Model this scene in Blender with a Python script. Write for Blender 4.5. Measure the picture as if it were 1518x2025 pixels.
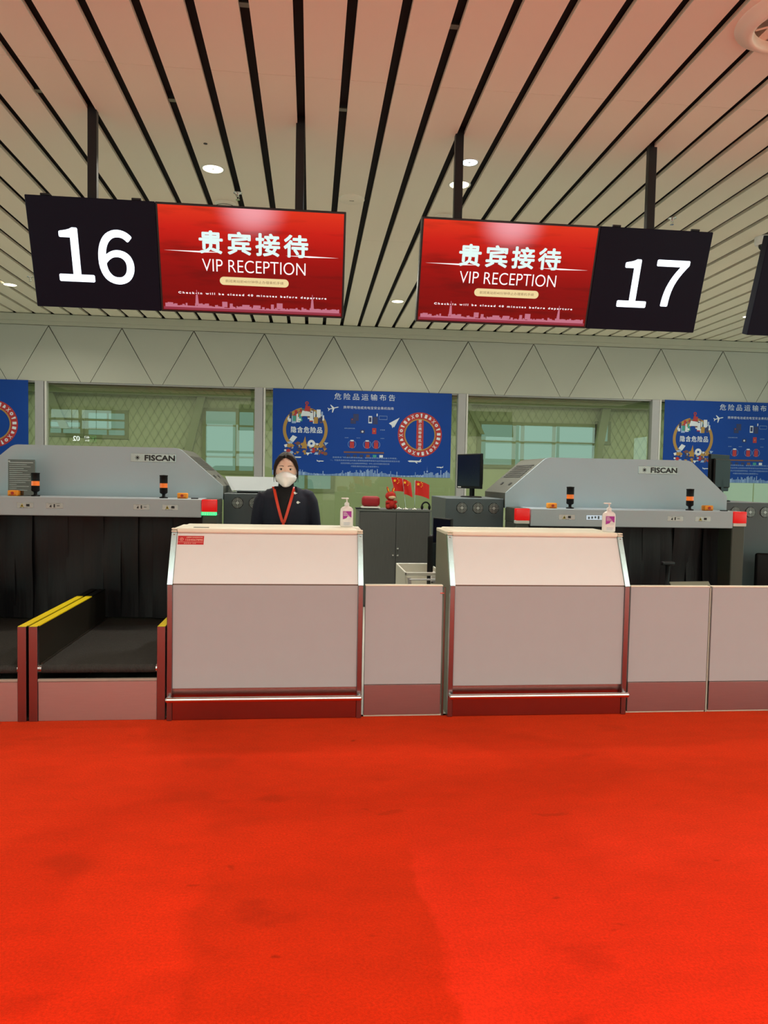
import bpy, bmesh, math, random
from mathutils import Vector, Matrix, Euler, noise
random.seed(7)
PI = math.pi
S = bpy.context.scene
COL = S.collection
for o in list(bpy.data.objects):
    bpy.data.objects.remove(o)

# ------------------------------------------------------------------ camera, world, light, exposure
cam_data = bpy.data.cameras.new('camera')
cam = bpy.data.objects.new('camera', cam_data); COL.objects.link(cam)
YAW, PIT, ROL, FPX = 0.1007970, -0.0482413, 0.01896428, 1439.65
_F = Vector((math.sin(YAW)*math.cos(PIT), math.cos(YAW)*math.cos(PIT), math.sin(PIT)))
_R = Vector((math.cos(YAW), -math.sin(YAW), 0)); _U = _R.cross(_F)
_R2 = _R*math.cos(ROL)+_U*math.sin(ROL); _U2 = -_R*math.sin(ROL)+_U*math.cos(ROL)
_m = Matrix((_R2, _U2, -_F)).transposed().to_4x4(); _m.translation = Vector((0, 0, 1.45))
cam.matrix_world = _m
cam_data.sensor_fit = 'VERTICAL'; cam_data.sensor_height = 36.0
cam_data.lens = FPX/2025*36.0
cam_data.clip_start = 0.05; cam_data.clip_end = 200
S.camera = cam

world = bpy.data.worlds.new('world'); S.world = world; world.use_nodes = True
world.node_tree.nodes['Background'].inputs[0].default_value = (0.75, 0.88, 1.0, 1)
world.node_tree.nodes['Background'].inputs[1].default_value = 0.3

S.view_settings.view_transform = 'Standard'; S.view_settings.look = 'None'
S.view_settings.exposure = 0.0; S.view_settings.gamma = 1.0
S.view_settings.use_curve_mapping = False

def area(name, loc, size, energy, color, rot=(0, 0, 0), shape='RECTANGLE', sy=None, spread=PI):
    d = bpy.data.lights.new(name, 'AREA'); d.shape = shape; d.size = size
    if sy: d.size_y = sy
    d.energy = energy; d.color = color; d.spread = spread
    o = bpy.data.objects.new(name, d); COL.objects.link(o); o.location = loc; o.rotation_euler = rot
    return o
HALL_E, BACK_E, CORR_E, DOWN_E = 3350, 165, 180, 30
area('hall_skylight', (3.5, -4.6, 8.8), 22, HALL_E, (1.0, 0.93, 0.83), sy=9)                     # skylight of the high hall behind the camera
area('corridor_fill_light', (1.5, 13.7, 3.25), 18, CORR_E, (1.0, 1.0, 0.86), sy=1.2)                 # fill light added behind the glass to brighten the lattice wall
area('staff_fill_light', (1.5, 9.0, 3.84), 12, BACK_E, (1.0, 0.97, 0.82), sy=0.5)                     # fill strip added over the staff side, also replacing hidden downlights

# ------------------------------------------------------------------ materials
def lin(c):
    def f(v):
        v /= 255.0
        return v/12.92 if v <= 0.04045 else ((v+0.055)/1.055)**2.4
    return (f(c[0]), f(c[1]), f(c[2]), 1)
MATS = {}
def M(name, rgb, rough=0.5, metal=0.0, var=0.06, nscale=6.0, bump=0.0, bscale=60.0, stretch=None, spec=0.5, coat=0.0, trans=0.0):
    if name in MATS: return MATS[name]
    m = bpy.data.materials.new(name); m.use_nodes = True
    nt = m.node_tree; b = nt.nodes['Principled BSDF']
    c = lin(rgb)
    tc = nt.nodes.new('ShaderNodeTexCoord'); mp = nt.nodes.new('ShaderNodeMapping')
    nt.links.new(tc.outputs['Object'], mp.inputs[0])
    if stretch: mp.inputs['Scale'].default_value = stretch
    n = nt.nodes.new('ShaderNodeTexNoise'); n.inputs['Scale'].default_value = nscale; n.inputs['Detail'].default_value = 4
    nt.links.new(mp.outputs[0], n.inputs['Vector'])
    mx = nt.nodes.new('ShaderNodeMix'); mx.data_type = 'RGBA'
    mx.inputs[6].default_value = tuple(max(0, v*(1-var)) for v in c[:3])+(1,)
    mx.inputs[7].default_value = tuple(min(1, v*(1+var)) for v in c[:3])+(1,)
    nt.links.new(n.outputs['Fac'], mx.inputs[0]); nt.links.new(mx.outputs[2], b.inputs['Base Color'])
    b.inputs['Roughness'].default_value = rough; b.inputs['Metallic'].default_value = metal
    b.inputs['Specular IOR Level'].default_value = spec
    b.inputs['Coat Weight'].default_value = coat
    b.inputs['Transmission Weight'].default_value = trans
    if bump > 0:
        n2 = nt.nodes.new('ShaderNodeTexNoise'); n2.inputs['Scale'].default_value = bscale; n2.inputs['Detail'].default_value = 3
        nt.links.new(mp.outputs[0], n2.inputs['Vector'])
        bp = nt.nodes.new('ShaderNodeBump'); bp.inputs['Strength'].default_value = bump; bp.inputs['Distance'].default_value = 0.01
        nt.links.new(n2.outputs['Fac'], bp.inputs['Height']); nt.links.new(bp.outputs[0], b.inputs['Normal'])
    MATS[name] = m
    return m
def EM(name, rgb, strength=1.0, base=(20, 20, 20)):
    if name in MATS: return MATS[name]
    m = M(name, base, 0.3); b = m.node_tree.nodes['Principled BSDF']
    b.inputs['Emission Color'].default_value = lin(rgb); b.inputs['Emission Strength'].default_value = strength
    return m
def glass_mat(name, tint, refl=0.1, rough=0.0):
    m = bpy.data.materials.new(name); m.use_nodes = True; nt = m.node_tree; nt.nodes.clear()
    out = nt.nodes.new('ShaderNodeOutputMaterial'); mix = nt.nodes.new('ShaderNodeMixShader')
    t = nt.nodes.new('ShaderNodeBsdfTransparent'); t.inputs[0].default_value = tint
    g = nt.nodes.new('ShaderNodeBsdfGlossy'); g.inputs['Roughness'].default_value = rough; g.inputs[0].default_value = (1, 1, 1, 1)
    fr = nt.nodes.new('ShaderNodeLayerWeight'); fr.inputs[0].default_value = 0.25
    mr = nt.nodes.new('ShaderNodeMapRange'); mr.inputs['To Min'].default_value = refl; mr.inputs['To Max'].default_value = 0.9
    nt.links.new(fr.outputs['Fresnel'], mr.inputs[0])
    nt.links.new(mr.outputs[0], mix.inputs[0]); nt.links.new(t.outputs[0], mix.inputs[1]); nt.links.new(g.outputs[0], mix.inputs[2])
    nt.links.new(mix.outputs[0], out.inputs[0]); MATS[name] = m
    return m

m_steel = M('brushed_steel', (200, 200, 200), 0.30, 1.0, 0.05, 8, 0.06, 40, (1, 1, 40))
m_steel_v = M('brushed_steel_daylight_tint', (176, 202, 202), 0.24, 1.0, 0.05, 8, 0.05, 60, (30, 30, 1))  # bluish daylight reflection of the upper posts tinted into the base colour
m_steel_kick = M('kick_plate_steel', (172, 160, 160), 0.36, 1.0, 0.06, 6, 0.08, 40, (1, 1, 30))
m_kickd = M('polished_kick_steel', (165, 130, 125), 0.2, 1.0, 0.08, 6, 0.06, 40, (1, 1, 30))
m_post_low = M('brushed_steel_lower_posts', (150, 140, 142), 0.26, 1.0, 0.05, 8, 0.05, 60, (30, 30, 1))
m_chrome = M('polished_steel', (225, 225, 222), 0.12, 1.0, 0.03)
m_dsteel = M('dark_steel', (120, 110, 100), 0.35, 1.0, 0.1)
m_cream = M('cream_laminate', (229, 227, 224), 0.45, 0, 0.02, 12)
m_creamtop = M('cream_worktop', (242, 236, 214), 0.35, 0, 0.02, 12)
m_grey = M('grey_laminate', (172, 170, 171), 0.5, 0, 0.03, 9)
m_greyside = M('grey_green_laminate', (128, 126, 108), 0.5, 0, 0.04, 9)
m_black = M('black_metal', (24, 24, 28), 0.4, 0.2, 0.1)
m_blackp = M('black_plastic', (16, 16, 17), 0.5, 0, 0.1, spec=0.2)
m_rubber = M('conveyor_rubber', (46, 43, 39), 0.66, 0, 0.4, 14, 0.6, 60, (4, 1.2, 1), spec=0.3)
m_belt_side = M('conveyor_side_dark_steel', (52, 47, 38), 0.45, 0.5, 0.1)
m_yellow = M('yellow_strip', (240, 214, 20), 0.45, 0, 0.04)
m_curtain = M('lead_curtain', (9, 8, 12), 0.5, 0, 0.3, 5, 0.25, 6, (6, 6, 0.5), spec=0.35)
m_hood = M('scanner_light_grey_paint', (174, 192, 201), 0.42, 0.1, 0.02, 4)
m_lip = M('scanner_lip_grey_paint', (170, 181, 187), 0.4, 0.1, 0.02, 4)
m_body = M('scanner_dark_grey_paint', (82, 92, 95), 0.5, 0.1, 0.04, 4)
m_bodyd = M('scanner_slope_dark_paint', (70, 72, 62), 0.5, 0.1, 0.05, 4)
m_vent = M('vent_black', (14, 15, 15), 0.6)
m_orange = EM('amber_lens', (230, 110, 20), 0.45, (210, 100, 20))
m_estop = M('orange_plastic', (240, 150, 20), 0.4)
m_redbtn = M('red_plastic', (170, 20, 16), 0.35)
m_redlens = EM('red_beacon_lens', (225, 20, 20), 0.5, (190, 12, 14))
m_greenlens = EM('green_beacon_lens', (70, 230, 140), 1.2, (40, 190, 110))
m_whitelens = M('white_beacon_lens', (220, 215, 205), 0.3)
m_plate = M('label_plate', (176, 178, 176), 0.25, 0.6, 0.04)
m_ink = M('black_ink', (16, 16, 20), 0.5)
m_yink = M('yellow_ink', (190, 170, 30), 0.5)
m_panel = M('ceiling_panel_paint', (230, 224, 204), 0.55, 0, 0.015, 2)
m_plenum = M('black_plenum', (8, 8, 10), 0.9)
m_wallp = M('bulkhead_panel_paint', (163, 163, 152), 0.6, 0, 0.02, 3)
m_walltrim = M('bulkhead_trim_paint', (168, 166, 150), 0.55, 0, 0.02, 3)
m_dark = M('shadow_gap_dark', (40, 40, 36), 0.9)
m_col = M('window_post_paint', (150, 148, 150), 0.45, 0.2, 0.03, 3)
m_coll = M('window_post_light', (190, 188, 184), 0.4, 0.2, 0.03, 3)
m_floor = M('stone_floor', (196, 192, 182), 0.35, 0, 0.08, 3)
m_corr = M('corridor_wall_paint', (196, 200, 168), 0.7, 0, 0.05, 2)
m_lattice = M('corridor_lattice_paint', (178, 184, 152), 0.7, 0, 0.05, 2)
m_beam = M('corridor_beam_paint', (148, 154, 122), 0.6, 0, 0.05, 2)
m_hallw = M('hall_wall_paint', (186, 186, 178), 0.7, 0, 0.05, 1)
m_day = EM('daylight_pane', (178, 214, 204), 4.0)
m_daysoft = EM('daylight_pane_dim', (160, 196, 186), 0.62)
m_white_p = M('white_plastic', (228, 226, 222), 0.35, 0, 0.02)
m_white_s = M('white_paint_metal', (214, 212, 198), 0.4, 0, 0.02)
m_bottle = M('white_bottle_plastic', (236, 228, 224), 0.3, 0, 0.02)
m_purple = M('purple_label', (164, 40, 150), 0.5)
m_blue = M('poster_blue', (5, 54, 132), 0.55, 0, 0.06, 2, spec=0.2)
m_pwhite = M('poster_white_ink', (186, 194, 204), 0.6)
m_ppale = M('poster_pale_blue_ink', (124, 150, 190), 0.6)
m_pgold = M('poster_gold_ink', (146, 112, 48), 0.6)
m_pred = M('poster_red_ink', (150, 28, 32), 0.6)
m_tray = M('dull_steel', (150, 156, 160), 0.5, 1.0, 0.1, 3)
m_pnavy = M('poster_navy_ink', (20, 32, 80), 0.6)
m_pgreen = M('poster_green_ink', (40, 130, 120), 0.6)
m_pbrown = M('poster_brown_ink', (96, 60, 46), 0.6)
m_cabd = M('dark_oak_laminate', (74, 74, 71), 0.5, 0, 0.22, 10, 0.05, 30, (14, 14, 0.6))
m_cabf = M('cabinet_frame_grey', (92, 96, 90), 0.5, 0, 0.05)
m_glass = glass_mat('green_tinted_glass', (0.62, 0.72, 0.56, 1), 0.05)
m_clear = glass_mat('clear_acrylic', (0.86, 0.9, 0.9, 1), 0.06, 0.02)
m_acryl = glass_mat('smoked_acrylic', (0.16, 0.2, 0.2, 1), 0.16, 0.03)
m_lampwarm = EM('lit_lamp_warm', (255, 240, 200), 6.0)
m_lampcool = EM('lit_lamp_cool', (225, 245, 255), 5.0)
m_skin = M('skin', (234, 198, 176), 0.5, 0, 0.04, 20)
m_lips = M('lips', (170, 90, 80), 0.5)
m_hair = M('dark_hair', (32, 22, 19), 0.52, 0, 0.4, 3, 0.4, 14, (14, 14, 1.2), spec=0.25)
m_suit = M('navy_suit_wool', (10, 13, 34), 0.8, 0, 0.1, 30, 0.15, 300)
m_knit = M('black_knit', (9, 9, 12), 0.85, 0, 0.1, 30, 0.3, 200)
m_mask = M('white_mask_cloth', (250, 250, 247), 0.7, 0, 0.03, 10, 0.1, 60)
m_lany = M('orange_red_ribbon', (224, 62, 30), 0.45, 0, 0.05)
m_num = M('number_panel_glass', (17, 20, 38), 0.5, 0, 0.08, 2, spec=0.12)
m_lit = EM('lit_number_white', (235, 245, 255), 2.2)
m_tcyan = EM('screen_text_white', (222, 248, 244), 1.0)
m_twhite = EM('screen_text_plain', (250, 246, 246), 1.1)
m_tpink = EM('screen_skyline_pink', (214, 128, 150), 0.75)
m_tpink2 = EM('screen_skyline_deep', (176, 60, 84), 0.6)
m_tgold = EM('screen_pill_gold', (240, 218, 160), 0.95)
m_tbrown = EM('screen_pill_text', (150, 116, 84), 0.7)
m_scr_off = M('monitor_screen_off', (10, 12, 34), 0.15, 0, 0.05)
m_flag = M('red_flag_cloth', (206, 26, 14), 0.6, 0, 0.06)
m_star = M('yellow_star', (250, 190, 40), 0.6)
m_pouch = M('dark_red_cloth', (150, 10, 24), 0.6, 0, 0.1, 12, 0.1, 80)
m_plush = M('red_plush', (176, 34, 22), 0.9, 0, 0.15, 20, 0.4, 90)
m_plushw = M('cream_plush', (220, 190, 150), 0.9)
m_paper = M('paper', (206, 204, 196), 0.8)
m_stick = M('red_sticker', (196, 24, 26), 0.5)
m_pale = M('pale_pink_ink', (246, 190, 170), 0.6)

def carpet_mat():
    m = bpy.data.materials.new('red_carpet_pile'); m.use_nodes = True; nt = m.node_tree; b = nt.nodes['Principled BSDF']
    N = nt.nodes.new; L = nt.links.new
    g = N('ShaderNodeNewGeometry')
    def nz(scale, detail=3, rough=0.5, mscale=None, dist=0.0):
        n = N('ShaderNodeTexNoise'); n.inputs['Scale'].default_value = scale; n.inputs['Detail'].default_value = detail
        n.inputs['Roughness'].default_value = rough; n.inputs['Distortion'].default_value = dist
        if mscale:
            mp = N('ShaderNodeMapping'); mp.inputs['Scale'].default_value = mscale
            L(g.outputs['Position'], mp.inputs[0]); L(mp.outputs[0], n.inputs['Vector'])
        else: L(g.outputs['Position'], n.inputs['Vector'])
        return n
    def ramp(src, a, bb, c0, c1):
        r = N('ShaderNodeValToRGB'); e = r.color_ramp.elements
        e[0].position = a; e[1].position = bb; e[0].color = c0; e[1].color = c1
        L(src, r.inputs[0]); return r
    patches = ramp(nz(0.75, 2, 0.5, (1, 1, 1), 0.6).outputs['Fac'], 0.44, 0.53, (0.575, 0.0108, 0.0010, 1), (0.64, 0.0145, 0.0018, 1))
    fine = ramp(nz(110, 4, 0.75).outputs['Fac'], 0.32, 0.70, (0.74, 0.70, 0.70, 1), (1.16, 1.2, 1.2, 1))
    mid = ramp(nz(5, 5, 0.6, (1, 2.0, 1)).outputs['Fac'], 0.3, 0.7, (0.90, 0.90, 0.90, 1), (1.05, 1.05, 1.05, 1))
    stain = ramp(nz(1.9, 3, 0.55, (1, 1.9, 1)).outputs['Fac'], 0.27, 0.36, (0.80, 0.72, 0.72, 1), (1, 1, 1, 1))
    spots = ramp(nz(6.5, 2, 0.5, (1, 1.7, 1)).outputs['Fac'], 0.235, 0.28, (0.62, 0.55, 0.55, 1), (1, 1, 1, 1))
    sep = N('ShaderNodeSeparateXYZ'); L(g.outputs['Position'], sep.inputs[0])
    wob = nz(3.5, 4, 0.6)
    def mth(op, a, b_=None, c=None, clamp=False):
        n = N('ShaderNodeMath'); n.operation = op; n.use_clamp = clamp
        for k, v in enumerate((a, b_, c)):
            if v is None: continue
            if isinstance(v, (int, float)): n.inputs[k].default_value = v
            else: L(v, n.inputs[k])
        return n.outputs[0]
    w1 = mth('MULTIPLY_ADD', wob.outputs['Fac'], 0.22, -0.11)
    xx = mth('ADD', sep.outputs['X'], w1); yy = mth('ADD', sep.outputs['Y'], w1)
    def step(v, edge, width, up=True):
        t = mth('SUBTRACT', v, edge) if up else mth('SUBTRACT', edge, v)
        return mth('MULTIPLY_ADD', t, 1.0/width, 0.5, True)
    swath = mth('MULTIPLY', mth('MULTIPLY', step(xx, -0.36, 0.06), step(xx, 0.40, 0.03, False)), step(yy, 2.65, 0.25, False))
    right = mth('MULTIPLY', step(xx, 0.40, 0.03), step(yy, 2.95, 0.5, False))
    st = None     # worn spots in the pile
    for (sx, sy, ra, rb, am) in ((-0.50, 3.66, 0.13, 0.09, 0.35), (-0.52, 3.28, 0.12, 0.05, 0.25), (-0.88, 2.71, 0.11, 0.08, 0.4), (-0.15, 3.22, 0.07, 0.03, 0.35), (1.07, 3.02, 0.08, 0.02, 0.5), (0.35, 3.05, 0.05, 0.02, 0.4), (-0.40, 1.98, 0.12, 0.10, 0.22), (-0.28, 3.00, 0.10, 0.05, 0.18), (0.15, 2.1, 0.2, 0.1, 0.12)):
        dx = mth('MULTIPLY', mth('SUBTRACT', xx, sx), 1/ra); dy = mth('MULTIPLY', mth('SUBTRACT', yy, sy), 1/rb)
        d = mth('SQRT', mth('ADD', mth('MULTIPLY', dx, dx), mth('MULTIPLY', dy, dy)))
        k = mth('MULTIPLY', mth('MULTIPLY_ADD', d, -1.6, 2.1, True), am); st = k if st is None else mth('ADD', st, k)
    def tint(prev, fac, col):
        mx = N('ShaderNodeMix'); mx.data_type = 'RGBA'; mx.blend_type = 'MULTIPLY'; L(fac, mx.inputs[0]); L(prev, mx.inputs[6]); mx.inputs[7].default_value = col; return mx.outputs[2]
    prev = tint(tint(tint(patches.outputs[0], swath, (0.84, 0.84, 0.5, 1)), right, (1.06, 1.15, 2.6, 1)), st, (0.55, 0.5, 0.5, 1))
    for k in (fine, mid, stain, spots):
        mx = N('ShaderNodeMix'); mx.data_type = 'RGBA'; mx.blend_type = 'MULTIPLY'; mx.inputs[0].default_value = 1
        L(prev, mx.inputs[6]); L(k.outputs[0], mx.inputs[7]); prev = mx.outputs[2]
    L(prev, b.inputs['Base Color'])
    b.inputs['Roughness'].default_value = 0.95; b.inputs['Specular IOR Level'].default_value = 0.05
    b.inputs['Sheen Weight'].default_value = 0.22; b.inputs['Sheen Roughness'].default_value = 0.5
    b.inputs['Sheen Tint'].default_value = (1.0, 0.28, 0.07, 1)
    bp = N('ShaderNodeBump'); bp.inputs['Strength'].default_value = 0.5; bp.inputs['Distance'].default_value = 0.006
    L(nz(260, 2, 0.7).outputs['Fac'], bp.inputs['Height']); L(bp.outputs[0], b.inputs['Normal'])
    return m
m_carpet = carpet_mat()

def screen_mat():
    # colours of the VIP screens: red gradient, pale spot at the top centre, faint dark clouds
    m = bpy.data.materials.new('vip_screen_picture'); m.use_nodes = True; nt = m.node_tree; b = nt.nodes['Principled BSDF']
    N = nt.nodes.new; L = nt.links.new
    tc = N('ShaderNodeTexCoord'); sep = N('ShaderNodeSeparateXYZ'); L(tc.outputs['Generated'], sep.inputs[0])
    r = N('ShaderNodeValToRGB'); e = r.color_ramp.elements
    e[0].position = 0.0; e[0].color = lin((124, 0, 0)); e[1].position = 1.0; e[1].color = lin((222, 48, 20))
    for p, c in ((0.35, (136, 0, 2)), (0.55, (160, 4, 2)), (0.8, (200, 22, 10))):
        k = e.new(p); k.color = lin(c)
    L(sep.outputs['Z'], r.inputs[0])
    cl = N('ShaderNodeTexNoise'); cl.inputs['Scale'].default_value = 3.0; cl.inputs['Detail'].default_value = 6
    mp = N('ShaderNodeMapping'); mp.inputs['Scale'].default_value = (1, 1, 4); L(tc.outputs['Generated'], mp.inputs[0]); L(mp.outputs[0], cl.inputs['Vector'])
    cr = N('ShaderNodeValToRGB'); cr.color_ramp.elements[0].position = 0.3; cr.color_ramp.elements[0].color = (0.55, 0.5, 0.5, 1)
    cr.color_ramp.elements[1].position = 0.5; L(cl.outputs['Fac'], cr.inputs[0])
    mx = N('ShaderNodeMix'); mx.data_type = 'RGBA'; mx.blend_type = 'MULTIPLY'; mx.inputs[0].default_value = 0.8
    L(r.outputs[0], mx.inputs[6]); L(cr.outputs[0], mx.inputs[7])
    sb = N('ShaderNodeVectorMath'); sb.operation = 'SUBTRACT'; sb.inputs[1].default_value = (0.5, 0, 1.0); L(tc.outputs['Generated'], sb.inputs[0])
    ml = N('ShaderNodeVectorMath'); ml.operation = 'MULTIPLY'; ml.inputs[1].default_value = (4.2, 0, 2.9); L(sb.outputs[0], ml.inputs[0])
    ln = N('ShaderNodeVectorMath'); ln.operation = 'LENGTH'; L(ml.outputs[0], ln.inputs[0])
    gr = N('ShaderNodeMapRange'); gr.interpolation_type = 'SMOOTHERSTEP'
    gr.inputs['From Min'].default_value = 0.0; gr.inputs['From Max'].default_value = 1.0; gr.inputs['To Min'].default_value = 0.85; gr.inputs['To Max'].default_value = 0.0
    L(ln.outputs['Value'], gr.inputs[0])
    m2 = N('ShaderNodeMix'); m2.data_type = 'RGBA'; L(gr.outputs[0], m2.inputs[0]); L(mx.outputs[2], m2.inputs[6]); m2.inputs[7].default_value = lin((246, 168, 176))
    L(m2.outputs[2], b.inputs['Emission Color']); b.inputs['Emission Strength'].default_value = 1.0
    b.inputs['Base Color'].default_value = (0.01, 0.01, 0.01, 1); b.inputs['Roughness'].default_value = 0.4; b.inputs['Specular IOR Level'].default_value = 0.12
    return m
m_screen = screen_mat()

# ------------------------------------------------------------------ mesh helpers
class MB:
    def __init__(s): s.v = []; s.f = []; s.mi = []; s.sm = []
    def add(s, verts, faces, mi=0, smooth=False):
        n = len(s.v); s.v += [tuple(v) for v in verts]
        for f in faces: s.f.append([i+n for i in f]); s.mi.append(mi); s.sm.append(smooth)
        return s
    def bm(s, b, mi=0, smooth=False):
        b.verts.index_update()
        s.add([v.co.copy() for v in b.verts], [[v.index for v in f.verts] for f in b.faces], mi, smooth); b.free(); return s
    def box(s, x0, x1, y0, y1, z0, z1, mi=0, bev=0.0, seg=1):
        if bev > 0:
            b = bmesh.new(); bmesh.ops.create_cube(b, size=1)
            for v in b.verts: v.co = Vector(((x0+x1)/2+v.co.x*(x1-x0), (y0+y1)/2+v.co.y*(y1-y0), (z0+z1)/2+v.co.z*(z1-z0)))
            bmesh.ops.bevel(b, geom=list(b.edges), offset=bev, segments=seg, affect='EDGES', profile=0.5)
            return s.bm(b, mi, seg > 1)
        V = [(x, y, z) for x in (x0, x1) for y in (y0, y1) for z in (z0, z1)]
        return s.add(V, [(0, 1, 3, 2), (4, 6, 7, 5), (0, 4, 5, 1), (2, 3, 7, 6), (0, 2, 6, 4), (1, 5, 7, 3)], mi)
    def prism(s, poly, axis, a, b, mi=0):
        # poly in the two other axes, extruded along axis from a to b
        def P(u, v, w):
            return {'x': (w, u, v), 'y': (u, w, v), 'z': (u, v, w)}[axis]
        n = len(poly); V = [P(u, v, a) for u, v in poly]+[P(u, v, b) for u, v in poly]
        F = [list(range(n)), list(range(2*n-1, n-1, -1))]+[[i, (i+1) % n, n+(i+1) % n, n+i] for i in range(n)]
        b_ = bmesh.new(); vs = [b_.verts.new(v) for v in V]
        for f in F: b_.faces.new([vs[i] for i in f])
        bmesh.ops.recalc_face_normals(b_, faces=b_.faces[:])
        return s.bm(b_, mi)
    def cyl(s, p0, p1, r, n=16, mi=0, r1=None, caps=True, smooth=True):
        p0, p1 = Vector(p0), Vector(p1); d = (p1-p0).normalized(); r1 = r if r1 is None else r1
        a = d.orthogonal().normalized(); c = d.cross(a)
        V = []; 
        for p, rr in ((p0, r), (p1, r1)):
            for i in range(n):
                t = 2*PI*i/n; V.append(p+(a*math.cos(t)+c*math.sin(t))*rr)
        s.add(V, [[i, (i+1) % n, n+(i+1) % n, n+i] for i in range(n)], mi, smooth)
        if caps: s.add(V, [list(range(n))[::-1], list(range(n, 2*n))], mi)
        return s
    def lathe(s, prof, c=(0, 0, 0), n=20, mi=0, smooth=True, sy=1.0):
        V = []; 
        for r, z in prof:
            for i in range(n):
                t = 2*PI*i/n; V.append((c[0]+r*math.cos(t), c[1]+r*math.sin(t)*sy, c[2]+z))
        F = []
        for k in range(len(prof)-1):
            for i in range(n): F.append([k*n+i, k*n+(i+1) % n, (k+1)*n+(i+1) % n, (k+1)*n+i])
        s.add(V, F, mi, smooth)
        if prof[0][0] > 1e-4: s.add(V[:n], [list(range(n))[::-1]], mi)
        if prof[-1][0] > 1e-4: s.add(V[-n:], [list(range(n))], mi)
        return s
    def flat(s, poly, y=0.0, th=0.0006, mi=0):
        return s.prism(poly, 'y', y, y-th, mi)
    def ring(s, cx, cz, r0, r1, y, n=40, mi=0, a0=0, a1=2*PI):
        V = []; m = n+1
        for i in range(m):
            t = a0+(a1-a0)*i/n
            V += [(cx+r0*math.cos(t), y, cz+r0*math.sin(t)), (cx+r1*math.cos(t), y, cz+r1*math.sin(t))]
        return s.add(V, [[2*i, 2*i+2, 2*i+3, 2*i+1] for i in range(n)], mi)
    def ell(s, c, r, nu=16, nv=10, mi=0, rot=None):
        V = []; R_ = Euler(rot).to_matrix() if rot else None
        for j in range(nv+1):
            ph = PI*j/nv
            for i in range(nu):
                t = 2*PI*i/nu
                p = Vector((r[0]*math.sin(ph)*math.cos(t), r[1]*math.sin(ph)*math.sin(t), r[2]*math.cos(ph)))
                if R_: p = R_ @ p
                V.append(Vector(c)+p)
        F = [[j*nu+i, (j+1)*nu+i, (j+1)*nu+(i+1) % nu, j*nu+(i+1) % nu] for j in range(nv) for i in range(nu)]
        return s.add(V, F, mi, True)
    def build(s, name, mats, parent=None):
        me = bpy.data.meshes.new(name); me.from_pydata([tuple(v) for v in s.v], [], s.f)
        if not isinstance(mats, (list, tuple)): mats = [mats]
        for m in mats: me.materials.append(m)
        for p, mi, sm in zip(me.polygons, s.mi, s.sm): p.material_index = mi; p.use_smooth = sm
        me.validate(); me.update()
        return link(name, me, parent)
def link(name, me, parent=None):
    o = bpy.data.objects.new(name, me); COL.objects.link(o)
    if parent: o.parent = parent
    return o
def tag(o, label=None, cat=None, group=None, kind=None):
    if label: o['label'] = label
    if cat: o['category'] = cat
    if group: o['group'] = group
    if kind: o['kind'] = kind
    return o
def thing(name, label, cat, loc=(0, 0, 0), rot=(0, 0, 0), group=None):
    o = bpy.data.objects.new(name, None); COL.objects.link(o); o.location = loc; o.rotation_euler = rot; o.empty_display_size = 0.1
    return tag(o, label, cat, group)
def struct(name, mb, mats, parent=None):
    o = mb.build(name, mats, parent)
    if not parent: o['kind'] = 'structure'
    return o
def children(o): return [c for c in COL.objects if c.parent == o]
def copy_tree(o, parent=None):
    kids = list(o.children)
    c = o.copy(); COL.objects.link(c); c.parent = parent
    for k in kids: copy_tree(k, c)
    return c
def sub(name, parent, mb, mats, label=None):
    o = mb.build(name, mats, parent)
    if label: o['label'] = label
    return o
_tc = {}
def text_verts(body, bold=0.0, spacing=1.0, res=3):
    bold = min(bold, 0.0)
    key = (body, bold, spacing, res)
    if key in _tc: return _tc[key]
    cu = bpy.data.curves.new('t', 'FONT'); cu.body = body; cu.size = 1; cu.resolution_u = res; cu.offset = bold; cu.space_character = spacing
    ob = bpy.data.objects.new('t', cu); COL.objects.link(ob)
    dg = bpy.context.evaluated_depsgraph_get()
    me = bpy.data.meshes.new_from_object(ob.evaluated_get(dg))
    V = [v.co.copy() for v in me.vertices]; F = [list(p.vertices) for p in me.polygons]
    bpy.data.objects.remove(ob); bpy.data.curves.remove(cu); bpy.data.meshes.remove(me)
    x0 = min(v.x for v in V); x1 = max(v.x for v in V); y0 = min(v.y for v in V); y1 = max(v.y for v in V)
    _tc[key] = ([((v.x-x0)/(x1-x0), (v.y-y0)/(y1-y0)) for v in V], F, (x1-x0)/(y1-y0))
    return _tc[key]
def text(mb, body, x, z, w=None, h=None, y=0.0, mi=0, bold=0.0, center=True, flipx=False, spacing=1.0, res=3):
    """text lying in the XZ plane at depth y, facing -Y, fitted into the box w x h"""
    V, F, asp = text_verts(body, bold, spacing, res)
    if w is None: w = h*asp
    if h is None: h = w/asp
    ox = x-w/2 if center else x; oz = z-h/2 if center else z
    d = max(bold, 0.0)*h
    offs = [(0, 0)] if d <= 0 else [(0, 0), (d, 0), (-d, 0), (0, d), (0, -d), (d*.7, d*.7), (-d*.7, d*.7), (d*.7, -d*.7), (-d*.7, -d*.7)]
    for k, (du, dv) in enumerate(offs):
        P = [(ox+(1-a if flipx else a)*w+du, y-k*0.00004, oz+b*h+dv) for a, b in V]
        mb.add(P, F, mi)
    return mb

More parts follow.
